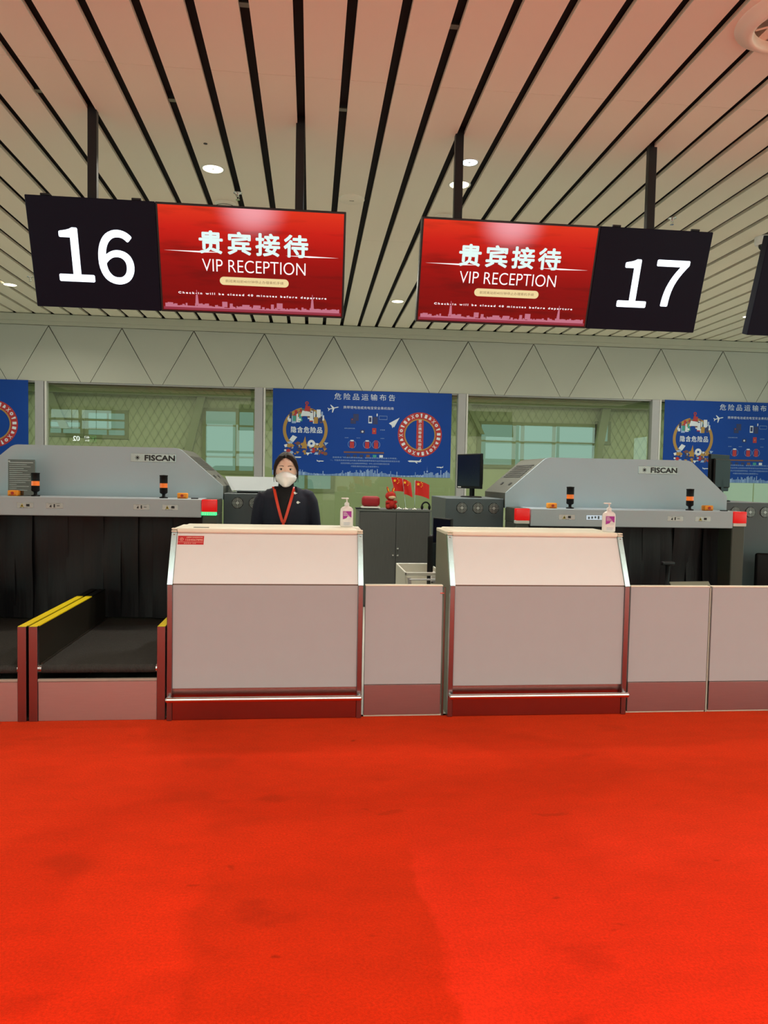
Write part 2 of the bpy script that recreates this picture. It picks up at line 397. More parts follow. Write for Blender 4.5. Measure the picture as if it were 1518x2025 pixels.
# ------------------------------------------------------------------ structure
HC = 3.88; WY = 11.93
mb = MB(); mb.box(-16, 16, 4.33, 16, -0.1, 0.0); struct('floor', mb, m_floor)
mb = MB(); mb.box(-16, 16, -12, 4.33, -0.1, -0.012); o = struct('floor_hall', mb, m_floor); o.name = 'floor.001'
mb = MB(); mb.box(-4.5, 6.0, -2.5, 4.36, -0.011, 0.0)
tag(mb.build('red_carpet', m_carpet), 'bright red carpet covering the floor in front of the desks', 'carpet')

# ceiling: black plenum with separate panels, dark slots between
mb = MB(); mb.box(-16, 16, 1.0, WY+0.1, HC+0.16, HC+0.3); mb.box(-16, 16, 0.9, 1.0, HC-0.03, 9.1)
ceil = struct('ceiling', mb, m_plenum)
GAP, SP, X0 = 0.055, 0.28, -0.1006
def panel_mesh(L):
    w = SP-GAP; mb = MB(); t = 0.028
    mb.box(0, w, 0.0015, L-0.0015, 0, 0.004)
    mb.box(0, 0.003, 0.0015, L-0.0015, 0.004, t); mb.box(w-0.003, w, 0.0015, L-0.0015, 0.004, t)
    mb.box(0.003, w-0.003, 0.0015, L-0.0015, t-0.003, t)
    return mb
for (ya, yb) in ((1.0, 4.6), (4.6, 7.6), (7.6, WY-0.02)):
    first = None
    for n in range(-25, 37):
        x = X0+(n-1)*SP+GAP/2
        if first is None: first = panel_mesh(yb-ya).build('panel', m_panel, ceil); p = first
        else: p = first.copy(); COL.objects.link(p)
        p.location = (x, ya, HC)
mb = MB(); mb.box(-16, 16, 1.0, WY, HC+0.05, HC+0.07)
struct('backing_sheet', mb, m_plenum, ceil)
cl = None
for (n, y) in ((-3+0, 5.03), (1, 5.0), (-6, 5.03), (-1, 3.98), (3, 4.02), (5, 7.0)):
    mb = MB(); mb.box(-GAP/2+0.002, GAP/2-0.002, -0.02, 0.02, 0, 0.006)
    c = sub('joining_clip', ceil, mb, m_dsteel); c.location = (X0+n*SP, y, HC+0.015)

# bulkhead over the glass
mb = MB(); mb.box(-16, 16, WY+0.03, WY+0.3, 2.83, HC+0.15, 0)
wb = struct('wall_front', mb, m_dark)
G = 0.004
PW = 1.1075
for k in range(-6, 13):
    ax = -4.095+k*PW
    zt, zb = 3.703, 2.845
    tri = [(ax, zt-0.012), (ax+0.46+0.02-G, zb), (ax-0.46-0.02+G, zb)]
    mb = MB(); mb.prism(tri, 'y', WY, WY+0.03); sub('panel', wb, mb, m_wallp)
    bx0 = ax+0.48+G; bx1 = ax+PW-0.48-G
    mb = MB(); mb.prism([(ax+2*G, zt), (ax+PW-2*G, zt), (bx1, zb), (bx0, zb)], 'y', WY+0.001, WY+0.03); sub('panel', wb, mb, m_wallp)
mb = MB(); mb.box(-14, 14, WY-0.03, WY+0.03, 3.708, 3.765); mb.box(-14, 14, WY-0.055, WY+0.03, 3.765, 3.872, bev=0.006)
struct('trim_1', mb, m_walltrim)

# glass wall with posts
posts = [-10.9, -7.54, -4.21, -0.83, 2.485, 5.825, 9.16, 12.4]
for i, px in enumerate(posts):
    mb = MB(); mb.box(px-0.085, px+0.045, WY-0.03, WY+0.1, 0, 2.845, 0, 0.004); mb.box(px+0.052, px+0.085, WY-0.015, WY+0.1, 0, 2.845, 1, 0.004)
    mb.box(px+0.043, px+0.054, WY, WY+0.08, 0, 2.845, 2)
    o = struct('trim_%d' % (i+2), mb, [m_col, m_coll, m_dark])
for i in range(len(posts)-1):
    a, b = posts[i]+0.085, posts[i+1]-0.085
    mb = MB(); mb.box(a, b, WY+0.02, WY+0.08, 0, 0.08); mb.box(a, b, WY+0.02, WY+0.08, 2.825, 2.845)
    w = struct('window_%d' % (i+1), mb, m_col)
    mb = MB(); mb.add([(a, WY+0.05, 0.08), (b, WY+0.05, 0.08), (b, WY+0.05, 2.825), (a, WY+0.05, 2.825)], [(0, 1, 2, 3)])
    sub('glass_pane', w, mb, m_glass)

# corridor behind the glass: lattice wall, beams, windows
CY = 15.5
mb = MB(); mb.box(-16, 16, CY, CY+0.2, 0, 3.6); mb.box(-16, 16, WY+0.3, CY, 3.45, 3.6)
wc = struct('wall_corridor', mb, m_corr)
mb = MB()
for k in range(-60, 90):
    x = k*0.17
    for sgn in (1, -1):
        h = 1.25; dx = 0.5*sgn*h*0.55
        mb.add([(x-dx-0.008, CY-0.012, 1.9-0.1), (x-dx+0.008, CY-0.012, 1.9-0.1), (x+dx+0.008, CY-0.012, 3.02), (x+dx-0.008, CY-0.012, 3.02)], [(0, 1, 2, 3)])
lat = sub('lattice', wc, mb, m_lattice); lat['kind'] = 'stuff'
mb = MB(); mb.box(-12, 12, CY-0.3, CY-0.02, 3.02, 3.12); sub('beam', wc, mb, m_beam)
for (xa, za, xb, zb2, w) in ((-5.25, 3.02, -4.95, 2.3, 0.08), (-2.25, 3.02, -2.56, 1.7, 0.08), (6.35, 3.02, 6.05, 1.2, 0.09), (3.3, 3.02, 3.62, 2.4, 0.05), (9.2, 3.02, 8.9, 1.2, 0.08)):
    mb = MB(); mb.prism([(xa-w, za), (xa+w, za), (xb+w, zb2), (xb-w, zb2)], 'y', CY-0.22, CY-0.12); sub('brace', wc, mb, m_beam)
def corridor_window(xs, zs, th=0.05):
    w = MB(); w.box(xs[0]-0.05, xs[-1]+0.05, CY-0.03, CY-0.004, zs[0]-0.05, zs[-1]+0.05)
    fr = sub('window_frame', wc, w, m_beam)
    for i in range(len(xs)-1):
        for j in range(len(zs)-1):
            p = MB(); p.box(xs[i]+th/2, xs[i+1]-th/2, CY-0.034, CY-0.03, zs[j]+0.02, zs[j+1]-0.02); sub('pane', fr, p, m_daysoft)
corridor_window([-2.22, -1.535, -1.17], [1.5, 1.80, 2.45, 2.76], 0.08)
corridor_window([3.6, 4.36, 4.55, 5.25, 6.16], [1.74, 2.27, 2.64], 0.085)
corridor_window([6.22, 6.48], [2.3, 2.70], 0.04)
corridor_window([-0.62, -0.1, 0.45], [1.15, 1.52], 0.07)
corridor_window([-4.55, -4.15, -3.80], [2.18, 2.32, 2.50, 2.66], 0.04)
corridor_window([-5.3, -5.05, -4.68], [2.20, 2.33, 2.46], 0.04)

# high hall behind the camera
mb = MB(); mb.box(-16, 16, -12.3, -12, 0, 9.1); wk = struct('wall_back', mb, m_hallw)
def hall_window(xs, zs):
    fr = MB(); fr.box(xs[0]-0.1, xs[-1]+0.1, -12.0, -11.95, zs[0]-0.1, zs[-1]+0.1); f = sub('window_frame', wk, fr, m_beam)
    for i in range(len(xs)-1):
        for j in range(len(zs)-1):
            p = MB(); p.box(xs[i]+0.08, xs[i+1]-0.08, -11.95, -11.94, zs[j]+0.06, zs[j+1]-0.06); sub('pane', f, p, m_day)
hall_window([-12.3, -10.9, -9.4], [3.4, 3.9, 4.4])
hall_window([-5.1, -3.7, -2.6], [1.7, 2.5, 3.9])
hall_window([8.6, 10.3, 12.4, 14.4], [2.4, 3.3, 4.2])
hall_window([-1.6, 0.6, 2.8, 5.0], [4.6, 6.2, 7.8])
mb = MB(); mb.box(-16.2, -16, -12, WY, 0, 9.1); struct('wall_left', mb, m_hallw)
mb = MB(); mb.box(16, 16.2, -12, WY, 0, 9.1); struct('wall_right', mb, m_hallw)
for sx, wi in ((-1, 21), (1, 22)):  # unseen glowing window bands, added to light the ceiling from both sides
    fr = MB(); fr.box(min(sx*15.95, sx*16), max(sx*15.95, sx*16), -11, 11.5, 0.5, 3.7); f = struct('window_%d' % wi, fr, m_beam)
    for k in range(9):
        for j in range(2):
            p = MB(); p.box(min(sx*15.93, sx*15.95), max(sx*15.93, sx*15.95), -10.9+k*2.5, -8.5+k*2.5, 0.6+j*1.55, 2.05+j*1.55); sub('pane', f, p, m_day)
mb = MB(); mb.box(-16, 16, -12, 1.0, 9.1, 9.3); o = struct('ceiling_hall', mb, m_hallw); o.name = 'ceiling.001'
# the lit exit sign behind the camera, seen mirrored in the glass
ex = thing('exit_sign', 'lit exit sign 02 with green box, seen mirrored in the glass', 'sign', (-9.56, -8.0, 2.825), (0, 0, PI))
mb = MB(); mb.box(-0.75, 0.75, 0, 0.08, -0.2, 0.2, 0, 0.01); sub('housing', ex, mb, m_black)
mb = MB(); mb.cyl((-0.5, 0.04, 0.2), (-0.5, 0.04, 6.27), 0.015, 8); mb.cyl((0.5, 0.04, 0.2), (0.5, 0.04, 6.27), 0.015, 8); sub('hanger', ex, mb, m_black)
m_exw = EM('exit_white', (235, 245, 240), 14.0); m_exg = EM('exit_green', (80, 200, 110), 5.0)
mb = MB(); text(mb, '02', 0.30, 0.0, h=0.2, y=-0.004, bold=0.03); text(mb, '出口', -0.13, 0.06, h=0.1, y=-0.004, bold=0.02); text(mb, 'Exit', -0.14, -0.07, h=0.075, y=-0.004); sub('lettering', ex, mb, m_exw)
mb = MB()
for (a, b, c, d) in ((-0.5, -0.27, 0.11, 0.125), (-0.5, -0.27, -0.12, -0.105), (-0.5, -0.485, -0.12, 0.12), (-0.285, -0.27, -0.12, 0.12), (-0.40, -0.37, -0.06, 0.07), (-0.45, -0.32, 0.03, 0.05)):
    mb.box(a, b, -0.004, -0.001, c, d)
sub('pictogram', ex, mb, m_exg)

# ------------------------------------------------------------------ check-in desks
def make_desk(x, wdt, label):
    t = thing('check_in_desk', label, 'desk', (x, 4.3, 0), group='check-in desks')
    P = 0.03; zs = 0.803; zt = 1.095; dy = 0.14
    mb = MB(); mb.box(P, wdt-P, 0.006, 0.024, 0.188, zs-0.004, 0, 0.002); sub('front_panel', t, mb, m_grey, 'grey lower front panel')
    n = Vector((0, -(zt-zs), dy)).normalized()
    mb = MB(); mb.prism([(0.006, zs+0.004), (0.006+dy, zt), (0.024+dy, zt), (0.024, zs+0.004)], 'x', P+0.001, wdt-P-0.001); sub('upper_panel', t, mb, m_cream, 'cream sloping upper panel')
    mb = MB(); mb.box(P, wdt-P, 0.012, 0.03, zs-0.006, zs+0.005); sub('seam_strip', t, mb, m_dsteel)
    for x0 in (0, wdt-P):
        mb = MB(); mb.box(x0, x0+P, -0.006, 0.03, 0.0, zs, 0, 0.003); sub('post', t, mb, m_post_low, 'steel lower corner post')
        mb = MB(); mb.prism([(-0.006, zs), (-0.006+dy, zt+0.006), (0.03+dy, zt+0.006), (0.03, zs)], 'x', x0, x0+P); mb.cyl((x0+P/2, -0.006+dy*0.98, zt-0.012), (x0+P/2, -0.012+dy*0.98, zt-0.014), 0.005, 10); sub('sloping_post', t, mb, m_steel_v, 'steel sloping upper post')
        mb = MB(); mb.box(x0-0.001, x0+P+0.001, dy-0.016, dy+0.02, zt+0.005, zt+0.013, 0, 0.002); mb.box(x0-0.001, x0+P+0.001, dy-0.012, dy+0.02, zt+0.018, zt+0.026, 0, 0.002); sub('corner_cap', t, mb, m_creamtop)
    mb = MB(); mb.box(P+0.002, wdt-P-0.002, dy-0.014, 0.53, zt, zt+0.028, 0, 0.008, 3); mb.box(0.0, P+0.01, dy+0.02, 0.53, zt, zt+0.022, 0, 0.003); mb.box(wdt-P-0.01, wdt, dy+0.02, 0.53, zt, zt+0.022, 0, 0.003)
    sub('worktop', t, mb, m_creamtop, 'cream top ledge')
    for x0 in (0.001, wdt-0.019):
        mb = MB(); mb.prism([(0.03, 0.0), (0.03, zs), (0.03+dy, zt), (0.53, zt), (0.53, 0.74), (0.72, 0.72), (0.72, 0)], 'x', x0, x0+0.018); sub('side_panel', t, mb, m_greyside, 'grey-green side panel')
    mb = MB(); mb.box(0.02, wdt-0.02, 0.2, 0.72, 0.70, 0.725, 0, 0.003); sub('inner_worktop', t, mb, m_grey)
    mb = MB(); mb.box(0.02, wdt-0.02, 0.5, 0.52, 0.725, zt); sub('back_panel', t, mb, m_greyside)
    mb = MB(); mb.box(P, wdt-P, 0.028, 0.04, 0.0, 0.19); mb.box(P, wdt-P, 0.004, 0.03, 0.002, 0.118, 0, 0.002); sub('kick_plate', t, mb, m_kickd, 'steel kick plate along the floor')
    mb = MB(); zc = 0.136; yc = -0.045; r = 0.0165
    mb.cyl((0.012, yc, zc), (wdt-0.012, yc, zc), r, 20)
    for xx, s_ in ((0.012, -1), (wdt-0.012, 1)):
        mb.ell((xx, yc, zc), (r*0.8, r, r), 12, 8)
        mb.cyl((xx, yc, zc), (xx, 0.004, zc), 0.010, 10)
    sub('bumper_rail', t, mb, m_chrome, 'round polished steel bumper rail')
    return t
d1 = make_desk(-0.82, 1.14, 'cream and grey check-in desk with red sticker, attendant behind it')
sl = MB(); sl.box(0.12, 0.21, 0.17, 0.20, 1.1235, 1.125); sub('slot', d1, sl, m_dark)
d2 = make_desk(0.845, 1.125, 'cream and grey check-in desk without sticker, in front of right scanner')
st = thing('phone_sticker', 'small red sticker with white print on the desk corner', 'sticker', (-0.783, 4.3+0.006+0.14*0.765, 0.803+0.29*0.765), (-math.atan2(0.14, 0.292), 0, 0))
mb = MB(); mb.box(0, 0.152, -0.0015, -0.0002, 0, 0.056); sub('sheet', st, mb, m_stick)
mb = MB(); text(mb, '温馨提示旅客服务热线', 0.096, 0.046, w=0.095, h=0.0075, y=-0.0018, bold=0.01); text(mb, '1234567890', 0.096, 0.030, w=0.1, h=0.010, y=-0.0018, bold=0.02)
mb.v = mb.v  # keep
mb.box(0.004, 0.147, -0.0019, -0.0016, 0.0155, 0.017); text(mb, '服务电话  监督', 0.072, 0.008, w=0.07, h=0.006, y=-0.0018); mb.ring(0.022, 0.034, 0.009, 0.0105, -0.0018, 20); text(mb, '✆', 0.022, 0.034, h=0.013, y=-0.0019, bold=0.0); sub('print', st, mb, m_pale)

def low_counter(name, x, w, label, cat, group=None, knob=False):
    t = thing(name, label, cat, (x, 4.32, 0), group=group)
    mb = MB(); mb.box(0, w, 0, 0.03, 0.197, 0.795, 0, 0.002); sub('panel', t, mb, m_grey, 'pinkish grey laminate panel')
    mb = MB(); mb.box(0, w, -0.002, 0.032, 0.012, 0.195, 0, 0.002); sub('kick_plate', t, mb, m_steel_kick, 'brushed steel kick plate')
    mb = MB(); mb.box(-0.002, w+0.002, -0.003, 0.035, 0.795, 0.803, 0, 0.002); sub('top_edge', t, mb, m_creamtop)
    return t
g1 = low_counter('swing_gate', 0.335, 0.468, 'low grey gate panel between the two desks', 'gate', 'low counter panels')
mb = MB(); mb.box(0.476, 0.488, 0.0, 0.03, 0.0, 0.79, 0, 0.002); sub('hinge_post', g1, mb, m_dsteel)
mb = MB(); mb.box(0.0, 0.476, 0.012, 0.03, 0.0, 0.010); sub('threshold', g1, mb, m_creamtop)
mb = MB(); mb.box(0.452, 0.476, -0.004, 0, 0.752, 0.757); sub('latch', g1, mb, m_chrome)
c1 = low_counter('low_counter', 1.988, 0.515, 'low grey counter panel beside the right desk', 'counter', 'low counter panels')
c2 = low_counter('low_counter', 2.524, 0.60, 'low grey counter panel at the right edge of the photo', 'counter', 'low counter panels')
for c, w in ((c1, 0.515), (c2, 0.6)):
    mb = MB(); mb.box(w+0.005, w+0.014, 0.005, 0.03, 0.0, 0.79); sub('joint_post', c, mb, m_walltrim)
    mb = MB(); mb.box(0.0, w, 0.012, 0.03, 0.0, 0.010); sub('threshold', c, mb, m_creamtop)

# ------------------------------------------------------------------ conveyors
def make_conveyor(x, w, label):
    t = thing('baggage_conveyor', label, 'conveyor', (x, 4.32, 0), group='baggage conveyors')
    W = 0.048; H = 0.553; Lr = 1.06; L2 = 1.48
    for x0 in (0, w-W):
        f = MB(); f.box(x0, x0+W, -0.004, 0.03, 0, H, 0, 0.002); sub('end_post', t, f, m_post_low, 'steel end post')
        f = MB(); f.box(x0+0.004, x0+W-0.004, 0.03, L2, 0.0, H-0.006); sub('side_wall', t, f, m_belt_side, 'dark side wall')
        f = MB(); f.box(x0+0.002, x0+W-0.002, 0.0, Lr, H-0.006, H+0.002, 0, 0.001); sub('warning_strip', t, f, m_yellow, 'yellow warning strip')
        f = MB(); f.box(x0+0.002, x0+W-0.002, Lr, L2, H-0.006, H+0.002); sub('rear_cap', t, f, m_blackp)
    f = MB(); f.box(W, W+0.012, 0.05, 1.45, 0.318, 0.33); f.box(w-W-0.012, w-W, 0.05, 1.45, 0.318, 0.33); sub('guide_edge', t, f, m_dsteel)
    f = MB()
    f.box(W+0.012, w-W-0.012, 0.05, 1.58, 0.30, 0.322); f.cyl((W+0.012, 0.045, 0.297), (w-W-0.012, 0.045, 0.297), 0.0255, 24)
    sub('belt', t, f, m_rubber, 'worn black rubber belt')
    f = MB(); f.cyl((W, 0.045, 0.297), (W+0.012, 0.045, 0.297), 0.024, 20); f.cyl((w-W-0.012, 0.045, 0.297), (w-W, 0.045, 0.297), 0.024, 20); sub('roller', t, f, m_chrome)
    f = MB(); f.box(W, w-W, 0.01, 0.03, 0.228, 0.244); f.box(W, w-W, 0.0, 0.02, 0.232, 0.247, 0, 0.002); sub('edge_strip', t, f, M('edge_strip_metal', (170, 160, 146), 0.5, 0.35))
    f = MB(); f.box(W+0.001, w-W-0.001, 0.004, 0.02, 0.0, 0.231, 0, 0.002); sub('front_panel', t, f, M('conveyor_front_steel', (196, 186, 182), 0.42, 1.0, 0.06, 6, 0.08, 40, (1, 1, 30)), 'brushed steel front panel')
    return t
cv1 = make_conveyor(-1.598, 0.766, 'baggage conveyor with worn black belt, next to the left desk')
cv2 = make_conveyor(-2.378, 0.766, 'baggage conveyor cut off by the left edge of the photo')

# ------------------------------------------------------------------ x-ray scanners
def tower_lamp(parent, x, y, z):
    mb = MB(); mb.lathe([(0.031, 0), (0.031, 0.008), (0.012, 0.012), (0.012, 0.030), (0.024, 0.036), (0.029, 0.042), (0.029, 0.076), (0.031, 0.078)], (x, y, z), 20)
    mb.lathe([(0.030, 0.112), (0.029, 0.116), (0.029, 0.164), (0.031, 0.166), (0.031, 0.172), (0.0, 0.174)], (x, y, z), 20)
    t = sub('tower_lamp', parent, mb, m_blackp, 'black signal lamp with amber ring')
    mb = MB(); mb.lathe([(0.028, 0.077), (0.0275, 0.113)], (x, y, z), 20); sub('amber_ring', t, mb, m_orange, 'amber lens ring')
def estop(parent, x, y, z):
    mb = MB(); mb.box(x-0.037, x+0.037, y-0.03, y+0.03, z, z+0.042, 0, 0.008, 2)
    t = sub('stop_button_box', parent, mb, m_estop, 'orange emergency stop box')
    mb = MB(); mb.cyl((x, y-0.03, z+0.022), (x, y-0.038, z+0.022), 0.010, 14, 1); mb.box(x-0.026, x+0.026, y-0.031, y-0.0295, z+0.006, z+0.010, 1); sub('button', t, mb, [m_estop, m_redbtn])
def fan(parent, x, y, z):
    mb = MB(); R_ = 0.047
    mb.prism([(x+R_*math.cos(PI/8+k*PI/4), z+R_*math.sin(PI/8+k*PI/4)) for k in range(8)], 'y', y-0.004, y)
    f = sub('fan_grille', parent, mb, m_vent, 'dark octagonal fan grille')
    mb = MB()
    for r in (0.038, 0.030, 0.022): mb.ring(x, z, r-0.0012, r+0.0012, y-0.006, 20)
    mb.ring(x, z, 0.0, 0.013, y-0.0065, 16); mb.box(x-0.04, x+0.04, y-0.006, y-0.005, z-0.001, z+0.001); mb.box(x-0.001, x+0.001, y-0.006, y-0.005, z-0.04, z+0.04)
    sub('guard', f, mb, m_plate)
def label_plate(parent, x, z, y, w, kind):
    mb = MB(); mb.box(x-w/2, x+w/2, y-0.002, y, z-0.02, z+0.02, 0, 0.001)
    l = sub('label_plate', parent, mb, m_plate, 'small printed metal label')
    mb = MB(); yy = y-0.0024
    if kind == 0:
        mb.flat([(x-0.034, z-0.012), (x-0.008, z-0.012), (x-0.021, z+0.013)], yy, 0.0003, 1)
        mb.flat([(x-0.028, z-0.008), (x-0.014, z-0.008), (x-0.021, z+0.006)], yy-0.0004, 0.0003, 0)
        mb.box(x+0.008, x+0.032, yy-0.0003, yy, z-0.008, z+0.010)
        for k in range(3): mb.box(x-0.036+0.02*k, x-0.022+0.02*k, yy-0.0003, yy, z-0.0175, z-0.0155)
    elif kind == 1:
        mb.prism([(x-0.036, z-0.009), (x-0.02, z-0.012), (x-0.022, z+0.008), (x-0.03, z+0.002)], 'y', yy, yy-0.0003)
        mb.box(x-0.006, x+0.004, yy-0.0003, yy, z-0.012, z+0.012); mb.box(x+0.016, x+0.036, yy-0.0003, yy, z-0.003, z+0.002)
        mb.box(x-0.04, x-0.02, yy-0.0003, yy, z+0.013, z+0.0145); mb.box(x+0.01, x+0.036, yy-0.0003, yy, z+0.013, z+0.0145)
    else:
        mb.box(x-w/2+0.002, x+w/2-0.002, yy-0.0003, yy, z-0.018, z+0.018, 2)
        for k in range(4): mb.box(x-0.05+0.026*k, x-0.036+0.026*k, yy-0.0006, yy-0.0004, z-0.012+0.003*(k % 3), z+0.006+0.002*k, 3)
    sub('print', l, mb, [m_ink, m_yink, EM('label_shine', (220, 236, 245), 0.7), m_body])
def make_scanner(xc, z0, label, lit):
    t = thing('baggage_scanner', label, 'scanner', (xc, 5.5, 0), group='baggage scanners')
    lz0, lz1 = 1.10+z0, 1.237+z0; y1 = 0.30
    # entry lip
    mb = MB(); mb.box(-0.83, 0.83, 0, y1+0.02, lz0, lz1, 0, 0.005); sub('entry_lip', t, mb, m_lip, 'light grey lip over the tunnel mouth')
    # hood front plate (trapezoid with rounded shoulders)
    hb, hs, ht = 1.225+z0, 1.345+z0*0.5, 1.637+z0*0.3
    def outline(s):
        pts = [(-0.95, hb), (-0.95, hs)]
        for k in range(7):
            a = PI-PI/4-0.0+(-(PI/4))*k/6
            pts.append((-0.578+0.10*math.cos(a)+0.0, ht-0.10+0.10*math.sin(a)))
        for k in range(7):
            a = PI/2-(PI/4)*k/6
            pts.append((0.578+0.10*math.cos(a), ht-0.10+0.10*math.sin(a)))
        return pts+[(0.95, hs), (0.95, hb)]
    ol = outline(1)
    mb = MB(); mb.prism(ol, 'y', y1, y1+0.02); sub('hood_front', t, mb, m_hood, 'light grey trapezoid front plate')
    mb = MB(); mb.prism([(x*0.998, z-0.003 if z > hb+0.01 else z) for x, z in ol], 'y', y1+0.02, y1+0.72); hd = sub('hood_cover', t, mb, m_bodyd, 'dark olive grey sloping cover')
    # perforated vents on the slopes
    sx0, sz0 = 0.578+0.0707, ht-0.10+0.0707; dx, dz = 0.95-sx0, hs-sz0; LL = math.hypot(dx, dz)
    for s in (-1, 1):
        mb = MB(); nx, nz_ = s*-dz/LL*1.0, dx/LL
        for r in range(7):
            for q in range(11):
                u = 0.13+0.062*r; v = y1+0.12+0.048*q
                cx, cz = s*(sx0+dx*u), sz0+dz*u
                hx, hz = s*dx/LL*0.0075, dz/LL*0.0075
                ox, oz = nx*-0.001*(-1 if True else 1), nz_*0.001
                ox = s*abs(ox)
                mb.add([(cx-hx+ox, v, cz-hz+oz), (cx-hx+ox, v+0.034, cz-hz+oz), (cx+hx+ox, v+0.034, cz+hz+oz), (cx+hx+ox, v, cz+hz+oz)], [(0, 1, 2, 3)])
        for v in (0.16, 0.42):
            u = 0.72; cx, cz = s*(sx0+dx*u), sz0+dz*u
            hx, hz = s*dx/LL*0.016, dz/LL*0.016
            mb.add([(cx-hx+s*0.001, y1+v, cz-hz+0.001), (cx-hx+s*0.001, y1+v+0.05, cz-hz+0.001), (cx+hx+s*0.001, y1+v+0.05, cz+hz+0.001), (cx+hx+s*0.001, y1+v, cz+hz+0.001)], [(0, 1, 2, 3)])
        sub('vent_slots', hd, mb, m_vent)
    # badge
    bx = {0: 0.42, 1: 0.335}[0 if lit else 1]; bz = 1.56+z0*0.1 if lit else 1.548
    mb = MB(); mb.box(bx-0.17, bx+0.17, y1-0.006, y1, bz-0.032, bz+0.032, 0, 0.002); bd = sub('badge', t, mb, m_plate, 'silver maker badge')
    mb = MB(); text(mb, 'FISCAN', bx+0.05, bz, w=0.225, h=0.04, y=y1-0.0068, bold=0.06)
    for k in range(4):
        a = k*PI/4; c, s_ = math.cos(a), math.sin(a); w = 0.0022; l = 0.018
        mb.flat([(bx-0.118-c*l-s_*w, bz-s_*l+c*w), (bx-0.118-c*l+s_*w, bz-s_*l-c*w), (bx-0.118+c*l+s_*w, bz+s_*l-c*w), (bx-0.118+c*l-s_*w, bz+s_*l+c*w)], y1-0.0066, 0.0004)
    sub('lettering', bd, mb, m_ink)
    # tunnel legs, curtain strips, rear body
    for s in (-1, 1):
        x0, x1 = (0.835, 0.945) if s > 0 else (-0.945, -0.835)
        mb = MB(); mb.box(x0, x1, 0.02, 0.32, 0, 1.125+z0, 0, 0.006); mb.box(x0, x1, 0.03, 0.32, 1.125+z0, 1.235+z0); sub('tunnel_leg', t, mb, m_bodyd, 'dark grey leg beside the tunnel')
        mb = MB(); mb.box(x0-0.002, x1-0.002, -0.004, 0.05, 1.143+z0, 1.235+z0, 0, 0.005, 2); bc = sub('beacon', t, mb, m_redlens, 'red square beacon light')
        mb = MB(); mb.box(x0-0.004, x1-0.004, -0.004, 0.045, 1.117+z0, 1.142+z0, 0, 0.003)
        if lit and s > 0:
            sub('light_strip', bc, mb, m_greenlens, 'lit green strip')
            mb = MB()
            for q in range(6): mb.box(x0+0.008+q*0.016, x0+0.011+q*0.016, -0.0055, -0.004, 1.119+z0, 1.140+z0)
            sub('divider', bc, mb, m_white_p)
        else: sub('light_strip', bc, mb, m_whitelens, 'white strip')
    n = 13; wst = 1.67/n
    for k in range(n):
        xx = -0.835+wst*(k+0.5); yy = 0.20+0.02*(k % 2)+random.uniform(-0.004, 0.004); hw = wst*0.56
        nseg = 8; V = []; F = []; b = random.uniform(-0.01, 0.02)
        for j in range(nseg+1):
            z = lz0+0.04-(lz0+0.04-0.335)*j/nseg; off = b*math.sin(j/nseg*2.2)+0.01*math.sin(j*0.9+k)
            for i in range(5):
                u = -1+i/2; V.append((xx+u*hw, yy+off+0.008*math.cos(u*1.8+k), z))
        for j in range(nseg):
            for i in range(4): F.append((j*5+i, j*5+i+1, (j+1)*5+i+1, (j+1)*5+i))
        V2 = [(a, b_+0.004, c) for a, b_, c in V]
        mb = MB(); mb.add(V, F, 0, True); mb.add(V2, F, 0, True); sub('curtain_strip', t, mb, m_curtain)
    mb = MB(); mb.box(-0.835, 0.835, 0.33, 0.36, 0.335, lz0); sub('tunnel_shade_plate', t, mb, m_vent)  # black sheet standing in for the shade inside the tunnel
    mb = MB(); mb.box(-0.83, 0.83, 0.42, 1.0, 0.0, 0.325); sub('base', t, mb, m_body)
    for s in (-1, 1):
        x0, x1 = (0.951, 1.435) if s > 0 else (-1.435, -0.951)
        zt = 1.291+z0*0.3
        mb = MB(); mb.box(x0, x1, 0.35, 1.05, 0, zt, 0, 0.004); sc = sub('side_cabinet', t, mb, m_body, 'dark grey cabinet with fans')
        for q in range(3):
            xx = (1.06 if s > 0 else -1.30)+q*0.133+(0.0 if s < 0 else 0.0)
            fan(sc, xx, 0.35, 1.213+z0*0.4)
    # lip accessories
    if lit: A = dict(tw=[-0.38, 0.54], es=[-0.53, 0.68], lp=[(-0.42, 0, 0.115), (-0.215, 1, 0.12), (0.4, 1, 0.115), (0.605, 0, 0.115)])
    else: A = dict(tw=[-0.485, 0.51], es=[-0.635, 0.66], lp=[(-0.54, 0, 0.13), (-0.32, 2, 0.13), (0.345, 1, 0.13), (0.575, 0, 0.13)])
    for x in A['tw']: tower_lamp(t, x, 0.09, lz1)
    for x in A['es']: estop(t, x, 0.09, lz1)
    for x, k, w in A['lp']: label_plate(t, x, lz0+0.073, 0.0, w, k)
    mb = MB(); mb.box(0.75, 0.80, 0.03, 0.06, lz1, lz1+0.007); sub('latch', t, mb, m_blackp)
    return t
sc1 = make_scanner(-1.635, 0.022, 'grey baggage scanner behind the conveyors, one beacon glowing green', True)
sc2 = make_scanner(2.53, -0.01, 'grey baggage scanner behind the right desk, white beacon strips', False)

